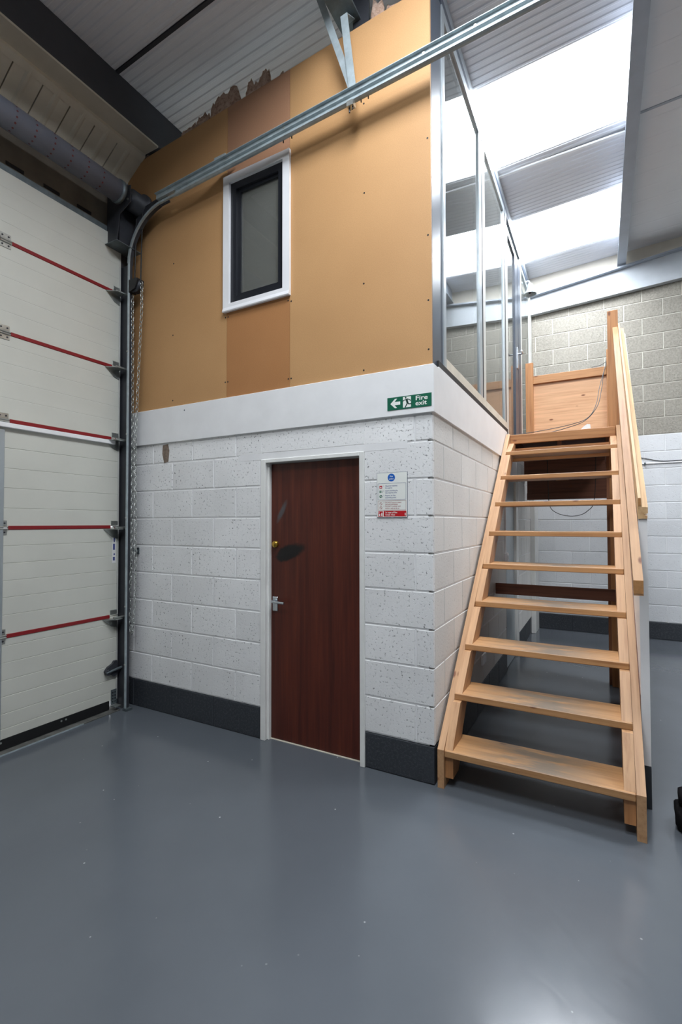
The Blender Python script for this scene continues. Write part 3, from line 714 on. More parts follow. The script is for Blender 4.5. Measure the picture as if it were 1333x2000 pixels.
# stiffening rail under the third joint, wicket edge strip, bottom seal, bottom bracket, bolt
B('stiffener', M['white_paint'], sd, XF, XF + 0.03, YW, -0.165, 2.212, 2.245, c=0.003)
B('edge_strip', M['alu'], sd, XF, XF + 0.012, -1.075, -1.004, 0.08, 2.20, c=0.002)
B('bottom_seal', M['rubber'], sd, XF - 0.04, XF + 0.006, YW, -0.185, 0.012, 0.082)
for k in range(6):
    MB().disc((XF + 0.006, -0.55 - (k // 2) * 0.45 - (k % 2) * 0.035, 0.062), 0.007, 0, 0.003, 8).build('bolt_head', M['zinc'], sd)
bb = MB().cbox(XF, XF + 0.004, -0.168, -0.115, 0.045, 0.165, c=0.001).build('bottom_bracket', M['galv_dull'], sd)
for a in range(2):
    for b in range(4): B('slot', M['blackish'], bb, XF + 0.003, XF + 0.0046, -0.158 + a * 0.022, -0.146 + a * 0.022, 0.06 + b * 0.025, 0.069 + b * 0.025)
B('foot', M['zinc'], bb, XF, XF + 0.07, -0.175, -0.118, 0.035, 0.041)
sb = MB().prism([(-0.235, 0.335), (-0.21, 0.365), (-0.165, 0.385), (-0.15, 0.405), (-0.125, 0.405), (-0.12, 0.29), (-0.15, 0.275), (-0.17, 0.295), (-0.225, 0.305)], 0, XF, XF + 0.022).build('side_bolt', M['dark_steel'], sd, label='dark grey sliding side bolt')
MB().tube([(XF + 0.032, -0.235, 0.325), (XF + 0.032, -0.06, 0.345)], 0.011).build('bolt_bar', M['galv_dull'], sb)
MB().disc((XF + 0.022, -0.215, 0.325), 0.022, 0, 0.016, 14).build('bolt_knob', M['dark_steel'], sb)
# floor channel at the foot of the door
fc = thing('floor_channel', (-2.74, -2, 0), 'dark concrete channel with metal edge under the sectional door', 'threshold')
B('sill', M['concrete'], fc, -2.93, -2.648, YW, -0.13, 0.0, 0.006)
B('metal_edge', M['galv'], fc, -2.650, -2.645, YW, -0.45, 0.0, 0.008)
# jamb behind the track
jm = MB().box(-2.80, -2.735, -0.108, 0.0, 0.0, 4.05).build('trim_3', M['dark_steel'], kind='structure')

# ---- track: vertical, bend, horizontal, hanger
tk = thing('door_track', (-2.62, -0.1, 0), 'galvanised door track rising beside the white wall and bending along the brown boards', 'track')
B('vertical_plate', M['dark_steel'], tk, -2.735, -2.612, -0.092, -0.084, 0.0, 3.76)
B('vertical_track', M['galv'], tk, -2.612, -2.594, -0.125, -0.112, 0.02, 3.76, c=0.002)
B('vertical_channel', M['dark_steel'], tk, -2.609, -2.599, -0.113, -0.086, 0.02, 3.76)  # dark colour stands for shade on the side of the galvanised track
B('track_foot', M['galv_dull'], tk, -2.625, -2.57, -0.13, -0.075, 0.0, 0.02)
for z in (0.38, 0.86, 1.6, 2.3, 3.0): MB().disc((-2.603, -0.125, z), 0.008, 1, -0.004, 8).build('bolt_head', M['zinc'], tk)
def sweep(path, prof, name, mat):
    # path in xz, profile (n = inward normal offset, y)
    pts = [Vector((p[0], p[1])) for p in path]; n = len(pts); vs = []
    for i, p in enumerate(pts):
        t = (pts[min(i + 1, n - 1)] - pts[max(i - 1, 0)]).normalized(); nn = Vector((-t.y, t.x))
        for a, yy in prof: q = p + nn * a; vs.append((q.x, yy, q.y))
    m = len(prof)
    fs = [(i * m + k, i * m + (k + 1) % m, (i + 1) * m + (k + 1) % m, (i + 1) * m + k) for i in range(n - 1) for k in range(m)] + [tuple(range(m))[::-1], tuple(range((n - 1) * m, n * m))]
    return MB().add(vs, fs).build(name, mat, tk)
bend = [(-2.603, 3.75)] + [(-2.603 + 0.43 - 0.43 * math.cos(a), 3.75 + 0.405 * math.sin(a)) for a in [math.radians(8 * k) for k in range(1, 11)]]
end = (-2.15, 4.152)
tr_z = lambda x: 4.153 + 0.046 * (x + 2.15)
bend += [(-2.15, tr_z(-2.15)), (-2.0, tr_z(-2.0))]
LIP = [(-0.009, -0.128), (0.009, -0.128), (0.009, -0.06), (-0.009, -0.06)]
sweep(bend, [(-0.009, -0.128), (0.009, -0.128), (0.009, -0.114), (-0.009, -0.114)], 'bend_track', M['galv'])
sweep(bend[:-2], [(-0.004, -0.115), (0.006, -0.115), (0.006, -0.08), (-0.004, -0.08)], 'bend_channel', M['dark_steel'])  # darkened for the shade under the galvanised bend
# dark sheet standing for the shaded quadrant behind the bend
qd = [(p[0], p[1]) for p in bend] + [(-2.0, 4.22), (-2.5, 4.21), (-2.60, 4.05)]
MB().prism([(p[0], p[1]) for p in bend[:12]] + [(-2.2, 4.24), (-2.52, 4.2), (-2.60, 4.0)], 1, -0.088, -0.08).build('quadrant_shade', M['dark_steel'], tk)
xs = [-2.05, 3.0]
sweep([(x, tr_z(x) + 0.004) for x in xs], [(-0.012, -0.122), (-0.006, -0.135), (0.002, -0.135), (0.004, -0.126), (0.028, -0.122), (0.034, -0.136), (0.040, -0.136), (0.040, -0.102), (-0.012, -0.108)], 'horizontal_track', M['galv'])
sweep([(-2.27, tr_z(-2.27) + 0.046), (3.0, tr_z(3.0) + 0.046)], [(-0.004, -0.122), (0.032, -0.122), (0.034, -0.140), (0.038, -0.140), (0.038, -0.10), (-0.004, -0.10)], 'support_angle', M['galv'])
for x in (-1.5, -1.0, 0.0, 0.3): 
    MB().disc((x, -0.122, tr_z(x) + 0.062), 0.007, 1, -0.005, 8).build('bolt_head', M['zinc'], tk)
for (x, z) in ((-0.42, 0), (-0.37, 0), (-0.95, 0), (-1.02, 0)): B('bolt_end', M['blackish'], tk, x, x + 0.006, -0.11, -0.104, tr_z(x) - 0.022, tr_z(x) - 0.006)
B('clip', M['galv'], tk, -1.64, -1.53, -0.12, -0.02, tr_z(-1.58) + 0.086, tr_z(-1.58) + 0.094)
B('clip', M['galv'], tk, -1.64, -1.53, -0.125, -0.118, tr_z(-1.58) + 0.086, tr_z(-1.58) + 0.115)
def bar(p, q, wd, th, name, mat, par):
    p, q = Vector(p), Vector(q); d = (q - p).normalized(); s_ = d.cross(Vector((0, 1, 0))).normalized() * wd / 2; t_ = Vector((0, th / 2, 0))
    vs = [p + s_ + t_, p - s_ + t_, p - s_ - t_, p + s_ - t_, q + s_ + t_, q - s_ + t_, q - s_ - t_, q + s_ - t_]
    return MB().add(vs, [(0, 1, 2, 3), (7, 6, 5, 4), (0, 4, 5, 1), (1, 5, 6, 2), (2, 6, 7, 3), (3, 7, 4, 0)]).build(name, mat, par)
zr = tr_z(-0.49) + 0.05
bar((-0.475, -0.092, zr - 0.03), (-0.548, -0.092, 4.86), 0.05, 0.006, 'hanger_bar', M['galv'], tk)
bar((-0.47, -0.085, zr), (-0.76, -0.085, 5.15), 0.045, 0.005, 'hanger_bar', M['galv'], tk)
bar((-0.75, -0.085, 5.155), (-0.64, -0.085, 5.16), 0.04, 0.005, 'hanger_foot', M['galv'], tk)
bar((-0.548, -0.085, 4.86), (-0.56, 0.055, 4.96), 0.05, 0.008, 'hanger_tail', M['galv'], tk)
B('clamp', M['zinc'], tk, -0.50, -0.455, -0.15, -0.11, tr_z(-.48) - 0.045, tr_z(-.48) - 0.012)
MB().tube([(-0.488, -0.13, tr_z(-.48) - 0.075), (-0.488, -0.13, tr_z(-.48))], 0.005).tube([(-0.466, -0.13, tr_z(-.48) - 0.06), (-0.466, -0.13, tr_z(-.48))], 0.005).build('clamp_bolt', M['dark_steel'], tk)

# ---- spring tube, drum and bearing plate
st = thing('spring_shaft', (-2.52, -1.3, 4.15), 'grey spring tube with rings of dark red dots above the sectional door', 'door spring')
ax0, az0, rr = -2.52, 4.238, 0.084
MB().lathe([(0.0, -3.2), (rr, -3.2), (rr, -0.30), (0.0, -0.30)], (ax0, 0, az0), axis=1, seg=32).build('tube', M['spring'], st)
m = MB()
for k in range(20):
    yy = -0.467 - 0.1248 * k
    for a in range(14):
        t = a * math.tau / 14 + 0.1; c = Vector((ax0 + rr * math.cos(t), yy, az0 + rr * math.sin(t))); n_ = Vector((math.cos(t), 0, math.sin(t))); u = Vector((-math.sin(t), 0, math.cos(t)))
        m.add([c + n_ * 0.001 + u * 0.007 * math.cos(b * math.tau / 8) + Vector((0, 0.007, 0)) * math.sin(b * math.tau / 8) for b in range(8)], [tuple(range(8))])
m.build('red_dots', M['red_dot'], st, kind='stuff')
MB().lathe([(0.0, -0.302), (rr + 0.008, -0.302), (rr + 0.008, -0.27), (0.0, -0.27)], (ax0, 0, az0), axis=1, seg=28).build('end_collar', M['galv_dull'], st)
MB().tube([(ax0, -0.30, az0), (ax0, -0.02, az0)], 0.016, 12).build('shaft', M['galv_dull'], st)
MB().lathe([(0.0, -0.20), (0.06, -0.20), (0.062, -0.185), (0.085, -0.18), (0.085, -0.075), (0.106, -0.07), (0.106, -0.04), (0.0, -0.04)], (ax0, 0, az0), axis=1, seg=28).build('cable_drum', M['dark_steel'], st)
bp_ = MB().prism([(-2.73, 3.90), (-2.60, 3.90), (-2.575, 4.1), (-2.44, 4.16), (-2.44, 4.30), (-2.60, 4.33), (-2.73, 4.33)], 1, -0.235, -0.229).build('bearing_plate', M['dark_steel'], st)
MB().prism([(-2.73, -0.26), (-2.57, -0.26), (-2.57, -0.02), (-2.73, -0.02)], 2, 3.872, 3.878).build('bracket', M['galv_dull'], st)
B('upright', M['dark_steel'], st, -2.728, -2.62, -0.20, -0.03, 3.9, 4.33)
for (x, z) in ((-2.58, 4.2), (-2.47, 4.19), (-2.49, 4.29)): MB().disc((x, -0.235, z), 0.009, 1, -0.006, 8).build('bolt_head', M['zinc'], bp_)

# ---- chain hoist
hz = thing('chain_hoist', (-2.55, -0.09, 3.5), 'black pulley block with hanging loop of steel hand chain beside the track', 'chain hoist')
MB().prism([(-2.595, 3.50), (-2.52, 3.52), (-2.485, 3.585), (-2.49, 3.60), (-2.595, 3.605)], 1, -0.125, -0.06).build('pulley_case', M['blackish'], hz)
MB().lathe([(0.0, -0.02), (0.062, -0.02), (0.05, 0.0), (0.062, 0.02), (0.0, 0.02)], (-2.538, -0.09, 3.555), axis=1, seg=20).build('pulley', M['dark_steel'], hz)
for x in (-2.565, -2.49): MB().tube([(x, -0.09, 3.58), (x + 0.01, -0.085, 4.2)], 0.006, 6).build('strap', M['black_cable'], hz)
def chain_links(path, pitch=0.034, r=0.0034):
    P = [Vector(p) for p in path]; L = [0]
    for a, b in zip(P[:-1], P[1:]): L.append(L[-1] + (b - a).length)
    def at(s):
        for i in range(len(P) - 1):
            if s <= L[i + 1] or i == len(P) - 2: return P[i].lerp(P[i + 1], (s - L[i]) / (L[i + 1] - L[i])), (P[i + 1] - P[i]).normalized()
    m = MB(); k = 0; s = 0
    while s < L[-1]:
        c, t = at(s); side = Vector((0, 1, 0)) if k % 2 else t.cross(Vector((0, 1, 0))).normalized()
        other = t.cross(side); ring = []
        for a in range(8):
            an = a * math.tau / 8; ring.append(c + t * 0.021 * math.cos(an) + side * 0.0115 * math.sin(an))
        vs = []
        for a in range(8):
            p = ring[a]; rd = (p - c).normalized()
            for b in range(4):
                bn = b * math.tau / 4; vs.append(p + rd * r * math.cos(bn) + other * r * math.sin(bn))
        m.add(vs, [(a * 4 + b, a * 4 + (b + 1) % 4, ((a + 1) % 8) * 4 + (b + 1) % 4, ((a + 1) % 8) * 4 + b) for a in range(8) for b in range(4)], True)
        s += pitch; k += 1
    return m
loop = [(-2.476, -0.09, 3.56), (-2.474, -0.09, 3.36), (-2.505, -0.09, 2.85), (-2.536, -0.09, 2.29), (-2.538, -0.085, 1.75), (-2.537, -0.08, 1.22), (-2.545, -0.08, 0.85), (-2.565, -0.08, 0.66), (-2.58, -0.08, 0.63), (-2.592, -0.08, 0.66), (-2.605, -0.08, 0.9), (-2.586, -0.08, 1.3), (-2.580, -0.085, 2.3), (-2.582, -0.09, 3.0), (-2.592, -0.09, 3.5)]
chain_links(loop).build('hand_chain', M['zinc'], hz, kind='stuff')
ck = thing('chain_cleat', (-2.6, -0.01, 1.3), 'small grey metal chain cleat fixed to the white block wall', 'cleat')
MB().cbox(-2.625, -2.59, -0.006, 0.0, 1.29, 1.345, c=0.001).build('plate', M['galv_dull'], ck)
MB().tube([(-2.605, -0.006, 1.32), (-2.605, -0.05, 1.32), (-2.60, -0.055, 1.345)], 0.006, 8).tube([(-2.605, -0.03, 1.32), (-2.575, -0.035, 1.31)], 0.006, 8).build('hook', M['galv_dull'], ck)

# ---- mineral wool stuffed above the boards
def wool(x0, x1, h, dz=0.0, seed=0):
    # torn strip of wool: a thick slab with a ragged top edge and lumpy face
    rnd = random.Random(seed); n = max(5, int((x1 - x0) / 0.014)); R_ = 6
    tops = []; t = rnd.uniform(0.6, 0.9)
    for i in range(n + 1):
        t = min(1.0, max(0.45, t + rnd.uniform(-0.16, 0.16))); tops.append(1.25 * h * t * (0.55 if i in (0, n) else 1))
    vs = []
    for side in (0, 1):
        for i in range(n + 1):
            x = x0 + (x1 - x0) * i / n
            for k in range(R_ + 1):
                q = k / R_; bul = 0.03 * math.sin(math.pi * min(1, 0.25 + q * 0.75)) * (0.4 if i in (0, n) else 1)
                yy = 0.055 + (-(bul) if side == 0 else bul) + rnd.uniform(-1, 1) * 0.004
                vs.append((x + rnd.uniform(-1, 1) * 0.003, yy, btop(x) - 0.05 + (tops[i] + 0.05) * q + dz))
    m = MB(); W_ = R_ + 1; off = (n + 1) * W_; fs_ = []
    for i in range(n):
        for k in range(R_):
            a = i * W_ + k; fs_ += [(a, a + W_, a + W_ + 1, a + 1), (off + a, off + a + 1, off + a + W_ + 1, off + a + W_)]
        fs_ += [(i * W_ + R_, (i + 1) * W_ + R_, off + (i + 1) * W_ + R_, off + i * W_ + R_), (i * W_, off + i * W_, off + (i + 1) * W_, (i + 1) * W_)]
    for i in (0, n):
        for k in range(R_): a = i * W_ + k; fs_.append((a, a + 1, off + a + 1, off + a))
    return m.add(vs, fs_, True)
WO = [(-2.17, -2.005, 0.09), (-1.995, -1.85, 0.13), (-1.84, -1.535, 0.17), (-1.475, -1.25, 0.20), (-1.24, -1.12, 0.09), (-1.10, -0.94, 0.05), (-0.42, -0.325, 0.16), (-0.315, -0.22, 0.12), (-0.21, -0.03, 0.07), (-2.62, -2.45, 0.10)]
NM = ['at the eaves beam', 'second from the eaves beam', 'long pad over the left board', 'over the window board', 'small shred right of the window board', 'thin shred over the right board', 'beside the hanger bars', 'between the hanger bars and corner post', 'next to the corner post', 'behind the eaves cladding']
for i, (a, b, h) in enumerate(WO):
    wool(a, b, h, seed=i).build('insulation_pad', M['wool'], None, label='brown mineral wool insulation ' + NM[i], cat='insulation', group='insulation stuffed above the boards')

# ================================================================== GLAZED SCREEN
gs = thing('wall_glazed', (0, 2.4, 2.52), kind='structure')
ZB, ZT = 2.525, 4.97
XG0, XG1 = -0.055, 0.0
B('corner_post', M['anthracite'], gs, XG0, 0.0, 0.018, 0.185, 2.508, RZ(0) - 0.01)
B('corner_bead', M['anthracite'], gs, XG0, -0.006, 0.185, 0.245, 2.515, ZT)
B('corner_strip', M['alu'], gs, XG0, 0.004, 0.245, 0.30, 2.53, ZT, c=0.002)
B('sill_gap', M['rubber'], gs, XG0, 0.012, 0.10, 2.60, 2.515, 2.556)
B('bottom_rail', M['cream_sill'], gs, XG0, 0.005, 0.30, 2.60, 2.558, 2.63, c=0.002)
def mull(y0, y1, mat, name='mullion', z0=2.54, z1=ZT, x1=0.0): return B(name, mat, gs, XG0, x1, y0, y1, z0, z1, c=0.002)
mull(1.33, 1.425, M['alu']); mull(1.425, 1.447, M['rubber'], 'gasket', x1=0.003); mull(1.447, 1.56, M['alu_pale'])
mull(2.50, 2.555, M['alu']); mull(2.555, 2.58, M['rubber'], 'gasket', x1=0.003); mull(2.58, 2.69, M['alu_pale'])
mull(3.70, 3.80, M['alu_pale']); mull(4.66, 4.75, M['alu_pale']); mull(4.79, 4.845, M['alu_pale'])
B('top_rail', M['alu'], gs, XG0, 0.003, 0.30, 2.69, ZT - 0.07, ZT, c=0.002)
B('top_rail', M['alu'], gs, XG0, 0.003, 3.80, 4.66, 4.86, 4.91, c=0.002)
B('head', M['anthracite'], gs, XG0, -0.004, 0.245, 4.84, ZT, 5.05)
B('head', M['alu'], gs, XG0, -0.02, 0.245, 4.84, 5.05, RZ(0) - 0.02)
for (y0, y1) in ((0.30, 1.33), (1.56, 2.50)):
    B('pane', M['glass'], gs, -0.022, -0.014, y0, y1, 2.63, ZT - 0.07)
B('pane', M['glass'], gs, -0.022, -0.014, 3.80, 4.66, 2.50, 4.86)
B('pane', M['glass'], gs, -0.022, -0.014, 2.69, 3.70, 4.84, ZT - 0.07)
d2 = thing('door_2', (0, 3.2, 2.47), kind='structure')
B('pane', M['glass'], d2, -0.022, -0.014, 2.74, 3.24, 2.50, 4.78)
B('stile', M['alu_pale'], d2, XG0, 0.0, 2.695, 2.74, 2.49, 4.83, c=0.002)
B('stile', M['anthracite'], d2, XG0, 0.002, 3.24, 3.47, 2.49, 4.83, c=0.002)
B('stile', M['anthracite'], d2, XG0, 0.002, 3.50, 3.69, 2.49, 4.83, c=0.002)
B('bottom_rail', M['anthracite'], d2, XG0, 0.0, 2.74, 3.24, 2.46, 2.50)
B('top_rail', M['anthracite'], d2, XG0, 0.002, 2.74, 3.24, 4.78, 4.83)
hp = MB().cbox(0.0, 0.012, 3.36, 3.42, 3.44, 3.70, c=0.003).build('handle_plate', M['chrome'], d2, label='satin chrome handle plate')
MB().tube([(0.01, 3.39, 3.62), (0.055, 3.39, 3.62), (0.066, 3.375, 3.62), (0.068, 3.27, 3.62)], 0.0105, 10).build('lever', M['chrome'], hp)

# ---- bell hanging by the screen
be = thing('hanging_bell', (0.055, 4.22, 4.7), 'small grey bell with bracket hanging at the glazed screen near the back wall', 'bell')
MB().lathe([(0.0, 0.15), (0.024, 0.15), (0.036, 0.135), (0.04, 0.11), (0.054, 0.05), (0.08, 0.008), (0.084, 0.0), (0.074, 0.002), (0.045, 0.05), (0.0, 0.1)], (0.06, 4.22, 4.705), seg=24).build('bell_body', M['alu'], be)
MB().tube([(0.055, 4.22, 4.85), (0.045, 4.22, 4.89), (0.02, 4.22, 4.895), (0.0, 4.22, 4.88)], 0.012, 10).build('bracket', M['alu'], be)
MB().lathe([(0.0, 0.0), (0.014, 0.006), (0.012, 0.02), (0.004, 0.03), (0.004, 0.08)], (0.055, 4.22, 4.712), seg=12).build('clapper', M['dark_steel'], be)

# ================================================================== STAIRCASE
sc_ = thing('staircase', (0.54, 1.2, 0), 'open pine staircase with nine plank treads beside the white block wall', 'staircase')
NOSE = [(0.003, 0.219), (0.23, 0.481), (0.502, 0.729), (0.805, 0.977), (1.078, 1.231), (1.328, 1.482), (1.602, 1.735), (1.884, 1.992), (2.172, 2.257)]
TT = 0.040
line = lambda y: 0.222 + 0.9265 * y
inv = lambda z: (z - 0.222) / 0.9265
for (x0, x1) in ((0.020, 0.058), (1.018, 1.059)):
    MB().prism([(-0.006, 0.0), (-0.006, 0.222), (2.43, line(2.43)), (2.43, line(2.43) - 0.30), (0.30, 0.205), (0.10, 0.0)], 0, x0, x1).build('stringer', M['pine_s'], sc_)
for i, (y, z) in enumerate(NOSE):
    MB().cbox(0.0585, 1.0175, y, y + 0.27, z - TT, z, c=0.004).build('tread', M['tread'], sc_)
for (x0, x1) in ((0.059, 0.105), (0.966, 1.0165)):
    MB().prism([(0.022, 0.055), (0.022, NOSE[0][1] - TT), (0.262, NOSE[0][1] - TT), (0.14, 0.055)], 0, x0, x1).build('inner_string', M['pine_z'], sc_)
    for i in range(9):
        z0 = NOSE[i][1]; z1 = NOSE[i + 1][1] - TT if i < 8 else 2.368
        y0 = NOSE[i][0] + 0.012; y1 = (NOSE[i + 1][0] if i < 8 else 2.43) + 0.006 - TT / 0.9265
        MB().prism([(y0, z0), (y1, z1), (y1 + 0.2, z1), (y0 + 0.2, z0)], 0, x0, x1).build('inner_string', M['pine_s'], sc_)
# handrail over the right string
def slope_bar(x0a, x1a, x0b, x1b, ya, za, yb, zb_, h, name, mat, parent):
    vs = [(x0a, ya, za - h), (x1a, ya, za - h), (x1a, ya, za), (x0a, ya, za), (x0b, yb, zb_ - h), (x1b, yb, zb_ - h), (x1b, yb, zb_), (x0b, yb, zb_)]
    return MB().add(vs, [(0, 1, 2, 3), (7, 6, 5, 4), (0, 4, 5, 1), (1, 5, 6, 2), (2, 6, 7, 3), (3, 7, 4, 0)]).build(name, mat, parent)
hr = slope_bar(1.019, 1.0615, 1.0, 1.043, 0.0, 1.266, 2.44, 3.412, 0.075, 'handrail', M['pine_s'], sc_)
# plumb cut darker end
B('end_cut', M['endgrain'], hr, 1.0195, 1.061, -0.002, 0.0, 1.2, 1.264)

# ---- partition and capping beside the stairs
wp = MB().prism([(0.33, 0.23), (0.33, 1.575), (2.47, 3.345), (2.47, 0.23)], 0, 1.0625, 1.105).build('wall_stair', M['white_paint'], kind='structure')
MB().prism([(0.33, 0.0), (0.33, 0.23), (2.47, 0.23), (2.47, 0.0)], 0, 1.062, 1.1055).build('dark_base', M['mortar_dark'], wp)
MB().prism([(0.36, 0.0), (0.36, 0.6), (2.46, 2.4), (2.46, 0.0)], 0, 1.0595, 1.0625).build('lining', M['brown_ply'], wp)
capz = lambda y: 1.578 + 0.829 * (y - 0.33)
prof = [(1.060, 0.0), (1.104, 0.0), (1.106, 0.012), (1.088, 0.022), (1.108, 0.03), (1.108, 0.062), (1.080, 0.066), (1.076, 0.115), (1.062, 0.115)]
vs = [(x - 0.017 * (y - 0.33) / 2.14, y, capz(y) + h) for y in (0.322, 2.44) for x, h in prof]; m = len(prof)
cp = MB().add(vs, [(k, (k + 1) % m, m + (k + 1) % m, m + k) for k in range(m)] + [tuple(range(m))[::-1], tuple(range(m, 2 * m))]).build('capping', M['moulding'], wp)

# ================================================================== LANDING
lg = thing('stair_landing', (0.53, 3.2, 0), 'pine landing platform at the stair head with plywood back guard', 'landing')
ZL = 2.462
B('fascia', M['pine_x'], lg, 0.06, 1.012, 2.427, 2.462, 2.369, ZL, c=0.003)
B('bearer', M['pine_x'], lg, 0.06, 0.965, 2.47, 2.505, 2.19, 2.325, c=0.002)
n = 12; y0 = 2.464
for i in range(n):
    B('floor_plank', M['brown_ply'], lg, 0.03, 1.055, y0 + i * 0.1238, y0 + i * 0.1238 + 0.121, ZL - 0.027, ZL - 0.002)
for x in (0.065, 0.5, 0.93): B('joist', M['brown_ply'], lg, x, x + 0.04, 2.51, 3.93, 2.29, ZL - 0.027)
B('cross_joist', M['brown_ply'], lg, 0.105, 0.93, 3.1, 3.14, 2.05, 2.29)
B('apron', M['brown_ply'], lg, 0.03, 1.0, 3.93, 3.95, 1.92, ZL - 0.027)
B('apron_batten', M['brown_ply'], lg, 0.03, 1.0, 3.90, 3.93, 1.85, 1.935)
for i, (a, b, dz) in enumerate(((0.17, 0.30, 0.006), (0.31, 0.43, -0.002), (0.44, 0.57, -0.006), (0.58, 0.70, 0.008), (0.71, 0.83, -0.004), (0.84, 0.93, 0.01))):
    B('packing_strip', M['pine_x'], lg, a, b, 3.09, 3.098, 2.03 + dz, 2.05 + dz)
np_ = MB().cbox(0.957, 1.046, 2.452, 2.50, 0.0, 3.583, c=0.003).build('newel_post', M['pine_z'], lg)
B('support_post', M['brown_post'], lg, 0.932, 0.978, 2.505, 2.55, 0.0, 2.29, c=0.003)
B('guard_post', M['pine_z'], lg, 0.03, 0.124, 3.88, 3.928, 2.435, 3.645, c=0.003)
B('guard_post', M['pine_z'], lg, 0.963, 1.058, 3.88, 3.928, 2.435, 3.672, c=0.003)
B('guard_rail', M['pine_x'], lg, 0.124, 0.963, 3.885, 3.935, 3.362, 3.466, c=0.003)
B('guard_panel', M['ply'], lg, 0.124, 0.963, 3.92, 3.932, 2.435, 3.362)
B('lower_rail', M['pine_x'], lg, 0.124, 0.963, 3.886, 3.92, 2.435, 2.53, c=0.003)

# brace plank under the stairs
pk = MB().cbox(0.002, 1.058, 1.885, 1.907, 0.885, 0.985, c=0.002).build('brace_plank', M['brown_ply'], None, label='dark brown plank fixed level across under the stairs', cat='plank')

# cables and scrap on the landing
def cable(name, pts, r, mat, label, cat='cable', group=None):
    # smooth the path
    P = [Vector(p) for p in pts]; out = []
    for i in range(len(P) - 1):
        p0, p1, p2, p3 = P[max(i - 1, 0)], P[i], P[i + 1], P[min(i + 2, len(P) - 1)]
        for k in range(6):
            t = k / 6; out.append(0.5 * ((2 * p1) + (p2 - p0) * t + (2 * p0 - 5 * p1 + 4 * p2 - p3) * t * t + (3 * p1 - p0 - 3 * p2 + p3) * t ** 3))
    out.append(P[-1])
    return MB().tube(out, r, 6).build(name, mat, None, label=label, cat=cat, group=group)
cable('loose_cable', [(0.96, 3.87, 3.52), (0.949, 3.84, 3.455), (0.886, 3.6, 3.153), (0.848, 3.3, 2.88), (0.775, 3.0, 2.684), (0.639, 2.7, 2.572), (0.36, 2.53, 2.50), (0.09, 2.475, 2.468)], 0.004, M['cable'], 'longer grey cable trailing from landing post across the landing edge')
cable('loose_cable', [(0.80, 3.875, 3.474), (0.90, 3.86, 3.48), (0.96, 3.85, 3.50), (0.93, 3.78, 3.35), (0.905, 3.6, 3.12), (0.86, 3.3, 2.86), (0.74, 2.95, 2.64), (0.55, 2.65, 2.52), (0.45, 2.48, 2.468)], 0.004, M['cable'], 'shorter grey cable looped over the guard rail of the landing')
MB().add([(0.715, 2.455, 2.463), (0.805, 2.455, 2.463), (0.80, 2.46, 2.51), (0.775, 2.462, 2.515), (0.74, 2.458, 2.49), (0.715, 2.475, 2.463), (0.805, 2.475, 2.463), (0.80, 2.468, 2.51), (0.775, 2.47, 2.515), (0.74, 2.47, 2.49)],
         [(0, 1, 2, 3, 4), (9, 8, 7, 6, 5), (0, 5, 6, 1), (1, 6, 7, 2), (2, 7, 8, 3), (3, 8, 9, 4), (4, 9, 5, 0)]).build('paper_scrap', M['paper'], None, label='scrap of white paper on the edge of the landing', cat='paper')
cable('hanging_cable', [(0.36, 3.0, 2.29), (0.37, 3.0, 1.9), (0.385, 3.0, 1.73), (0.46, 3.0, 1.655), (0.589, 3.0, 1.622), (0.70, 3.0, 1.64), (0.77, 3.0, 1.69), (0.805, 3.0, 1.74), (0.83, 3.0, 1.9), (0.84, 3.0, 2.29)], 0.004, M['black_cable'], 'black cable hanging in a loop below the landing')
cable('wall_cable', [(1.15, 4.842, 2.45), (1.32, 4.842, 2.437), (1.45, 4.842, 2.405), (1.579, 4.842, 2.372), (1.70, 4.842, 2.366), (1.819, 4.842, 2.37), (2.2, 4.842, 2.375)], 0.005, M['black_cable'], 'thin black cable drooping along the painted back wall')
cd_ = thing('cable_conduit', (1.8, 4.84, 2.34), 'thin white conduit along the painted back wall under the cable', 'conduit')
MB().tube([(1.1, 4.842, 2.345), (2.6, 4.842, 2.345)], 0.009, 8).build('tube', M['upvc'], cd_)
for x in (1.40, 1.95): B('clip', M['galv_dull'], cd_, x, x + 0.02, 4.828, 4.85, 2.333, 2.357)

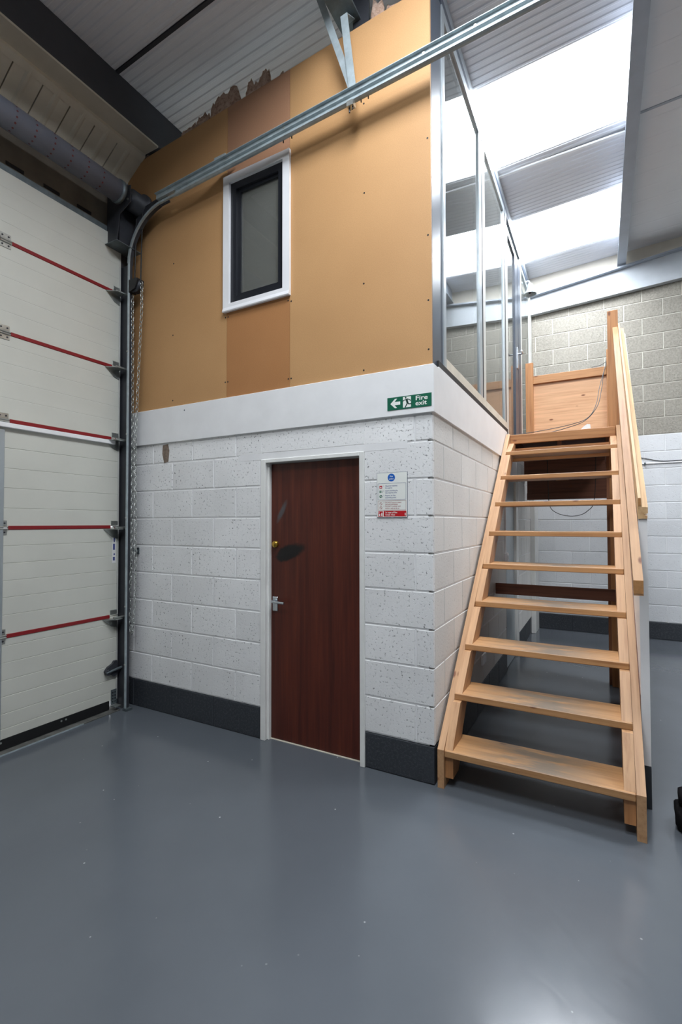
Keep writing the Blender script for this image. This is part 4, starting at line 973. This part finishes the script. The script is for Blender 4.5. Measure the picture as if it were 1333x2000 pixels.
# socket, switch box and lower door on the side wall behind the stairs
so = thing('wall_socket', (0.005, 1.34, 0.38), 'white double wall socket low on the white wall behind the stairs', 'socket')
B('plate', M['upvc'], so, 0.0, 0.012, 1.26, 1.41, 0.375, 0.46, c=0.003)
for yy in (1.30, 1.37): B('rocker', M['paper'], so, 0.011, 0.015, yy - 0.01, yy + 0.01, 0.435, 0.452)
swb = thing('switch_box', (0.02, 2.42, 1.15), 'white surface switch box on the wall end behind the stairs', 'switch')
B('box', M['upvc'], swb, 0.0, 0.032, 2.36, 2.45, 1.15, 1.24, c=0.004)
B('rocker', M['paper'], swb, 0.031, 0.037, 2.39, 2.42, 1.175, 1.215)
B('trunking', M['upvc'], swb, 0.0, 0.014, 2.40, 2.42, 1.24, 2.2)
d3 = thing('door_3', (-0.03, 2.85, 0), kind='structure')
B('jamb', M['dark_steel'], d3, -0.1, -0.005, 2.475, 2.51, 0, 2.05)
B('leaf', M['alu'], d3, -0.05, -0.015, 2.51, 3.10, 0.01, 2.02)
B('jamb', M['gloss_white'], d3, -0.08, 0.015, 3.10, 3.235, 0, 2.05, c=0.004)
B('head', M['gloss_white'], d3, -0.08, 0.01, 2.475, 3.10, 2.02, 2.05)

# ================================================================== BAG
bg_ = thing('fabric_bag', (1.34, 0.22, 0.0), 'black soft fabric bag with folded top on the grey floor', 'bag')
def blob(cx, cy, cz, rx, ry, rz, ex, seed, name, par):
    rnd = random.Random(seed); bm = bmesh.new(); bmesh.ops.create_icosphere(bm, subdivisions=3, radius=1)
    for v in bm.verts:
        c = v.co; f = 1 + 0.03 * math.sin(8 * c.x + 5 * c.z) + 0.025 * math.sin(11 * c.y + 3 * c.x)
        v.co = Vector((math.copysign(abs(c.x) ** ex, c.x) * rx * f + cx, math.copysign(abs(c.y) ** ex, c.y) * ry * f + cy, max(0.001, math.copysign(abs(c.z) ** ex, c.z) * rz * f + cz)))
    bm.verts.index_update(); m = MB().add([v.co[:] for v in bm.verts], [[v.index for v in f.verts] for f in bm.faces], True); bm.free()
    return m.build(name, M['bag'], par)
blob(1.345, 0.22, 0.062, 0.155, 0.12, 0.066, 0.6, 1, 'body', bg_)
blob(1.36, 0.23, 0.148, 0.155, 0.11, 0.05, 0.75, 2, 'folded_top', bg_)
MB().tube([(1.28, 0.12, 0.10), (1.31, 0.09, 0.17), (1.40, 0.09, 0.19), (1.44, 0.12, 0.11)], 0.012, 8).build('strap', M['bag'], bg_)

B('end_cut', M['endgrain'], cp, 1.0625, 1.0755, 0.3205, 0.322, 1.642, 1.684)
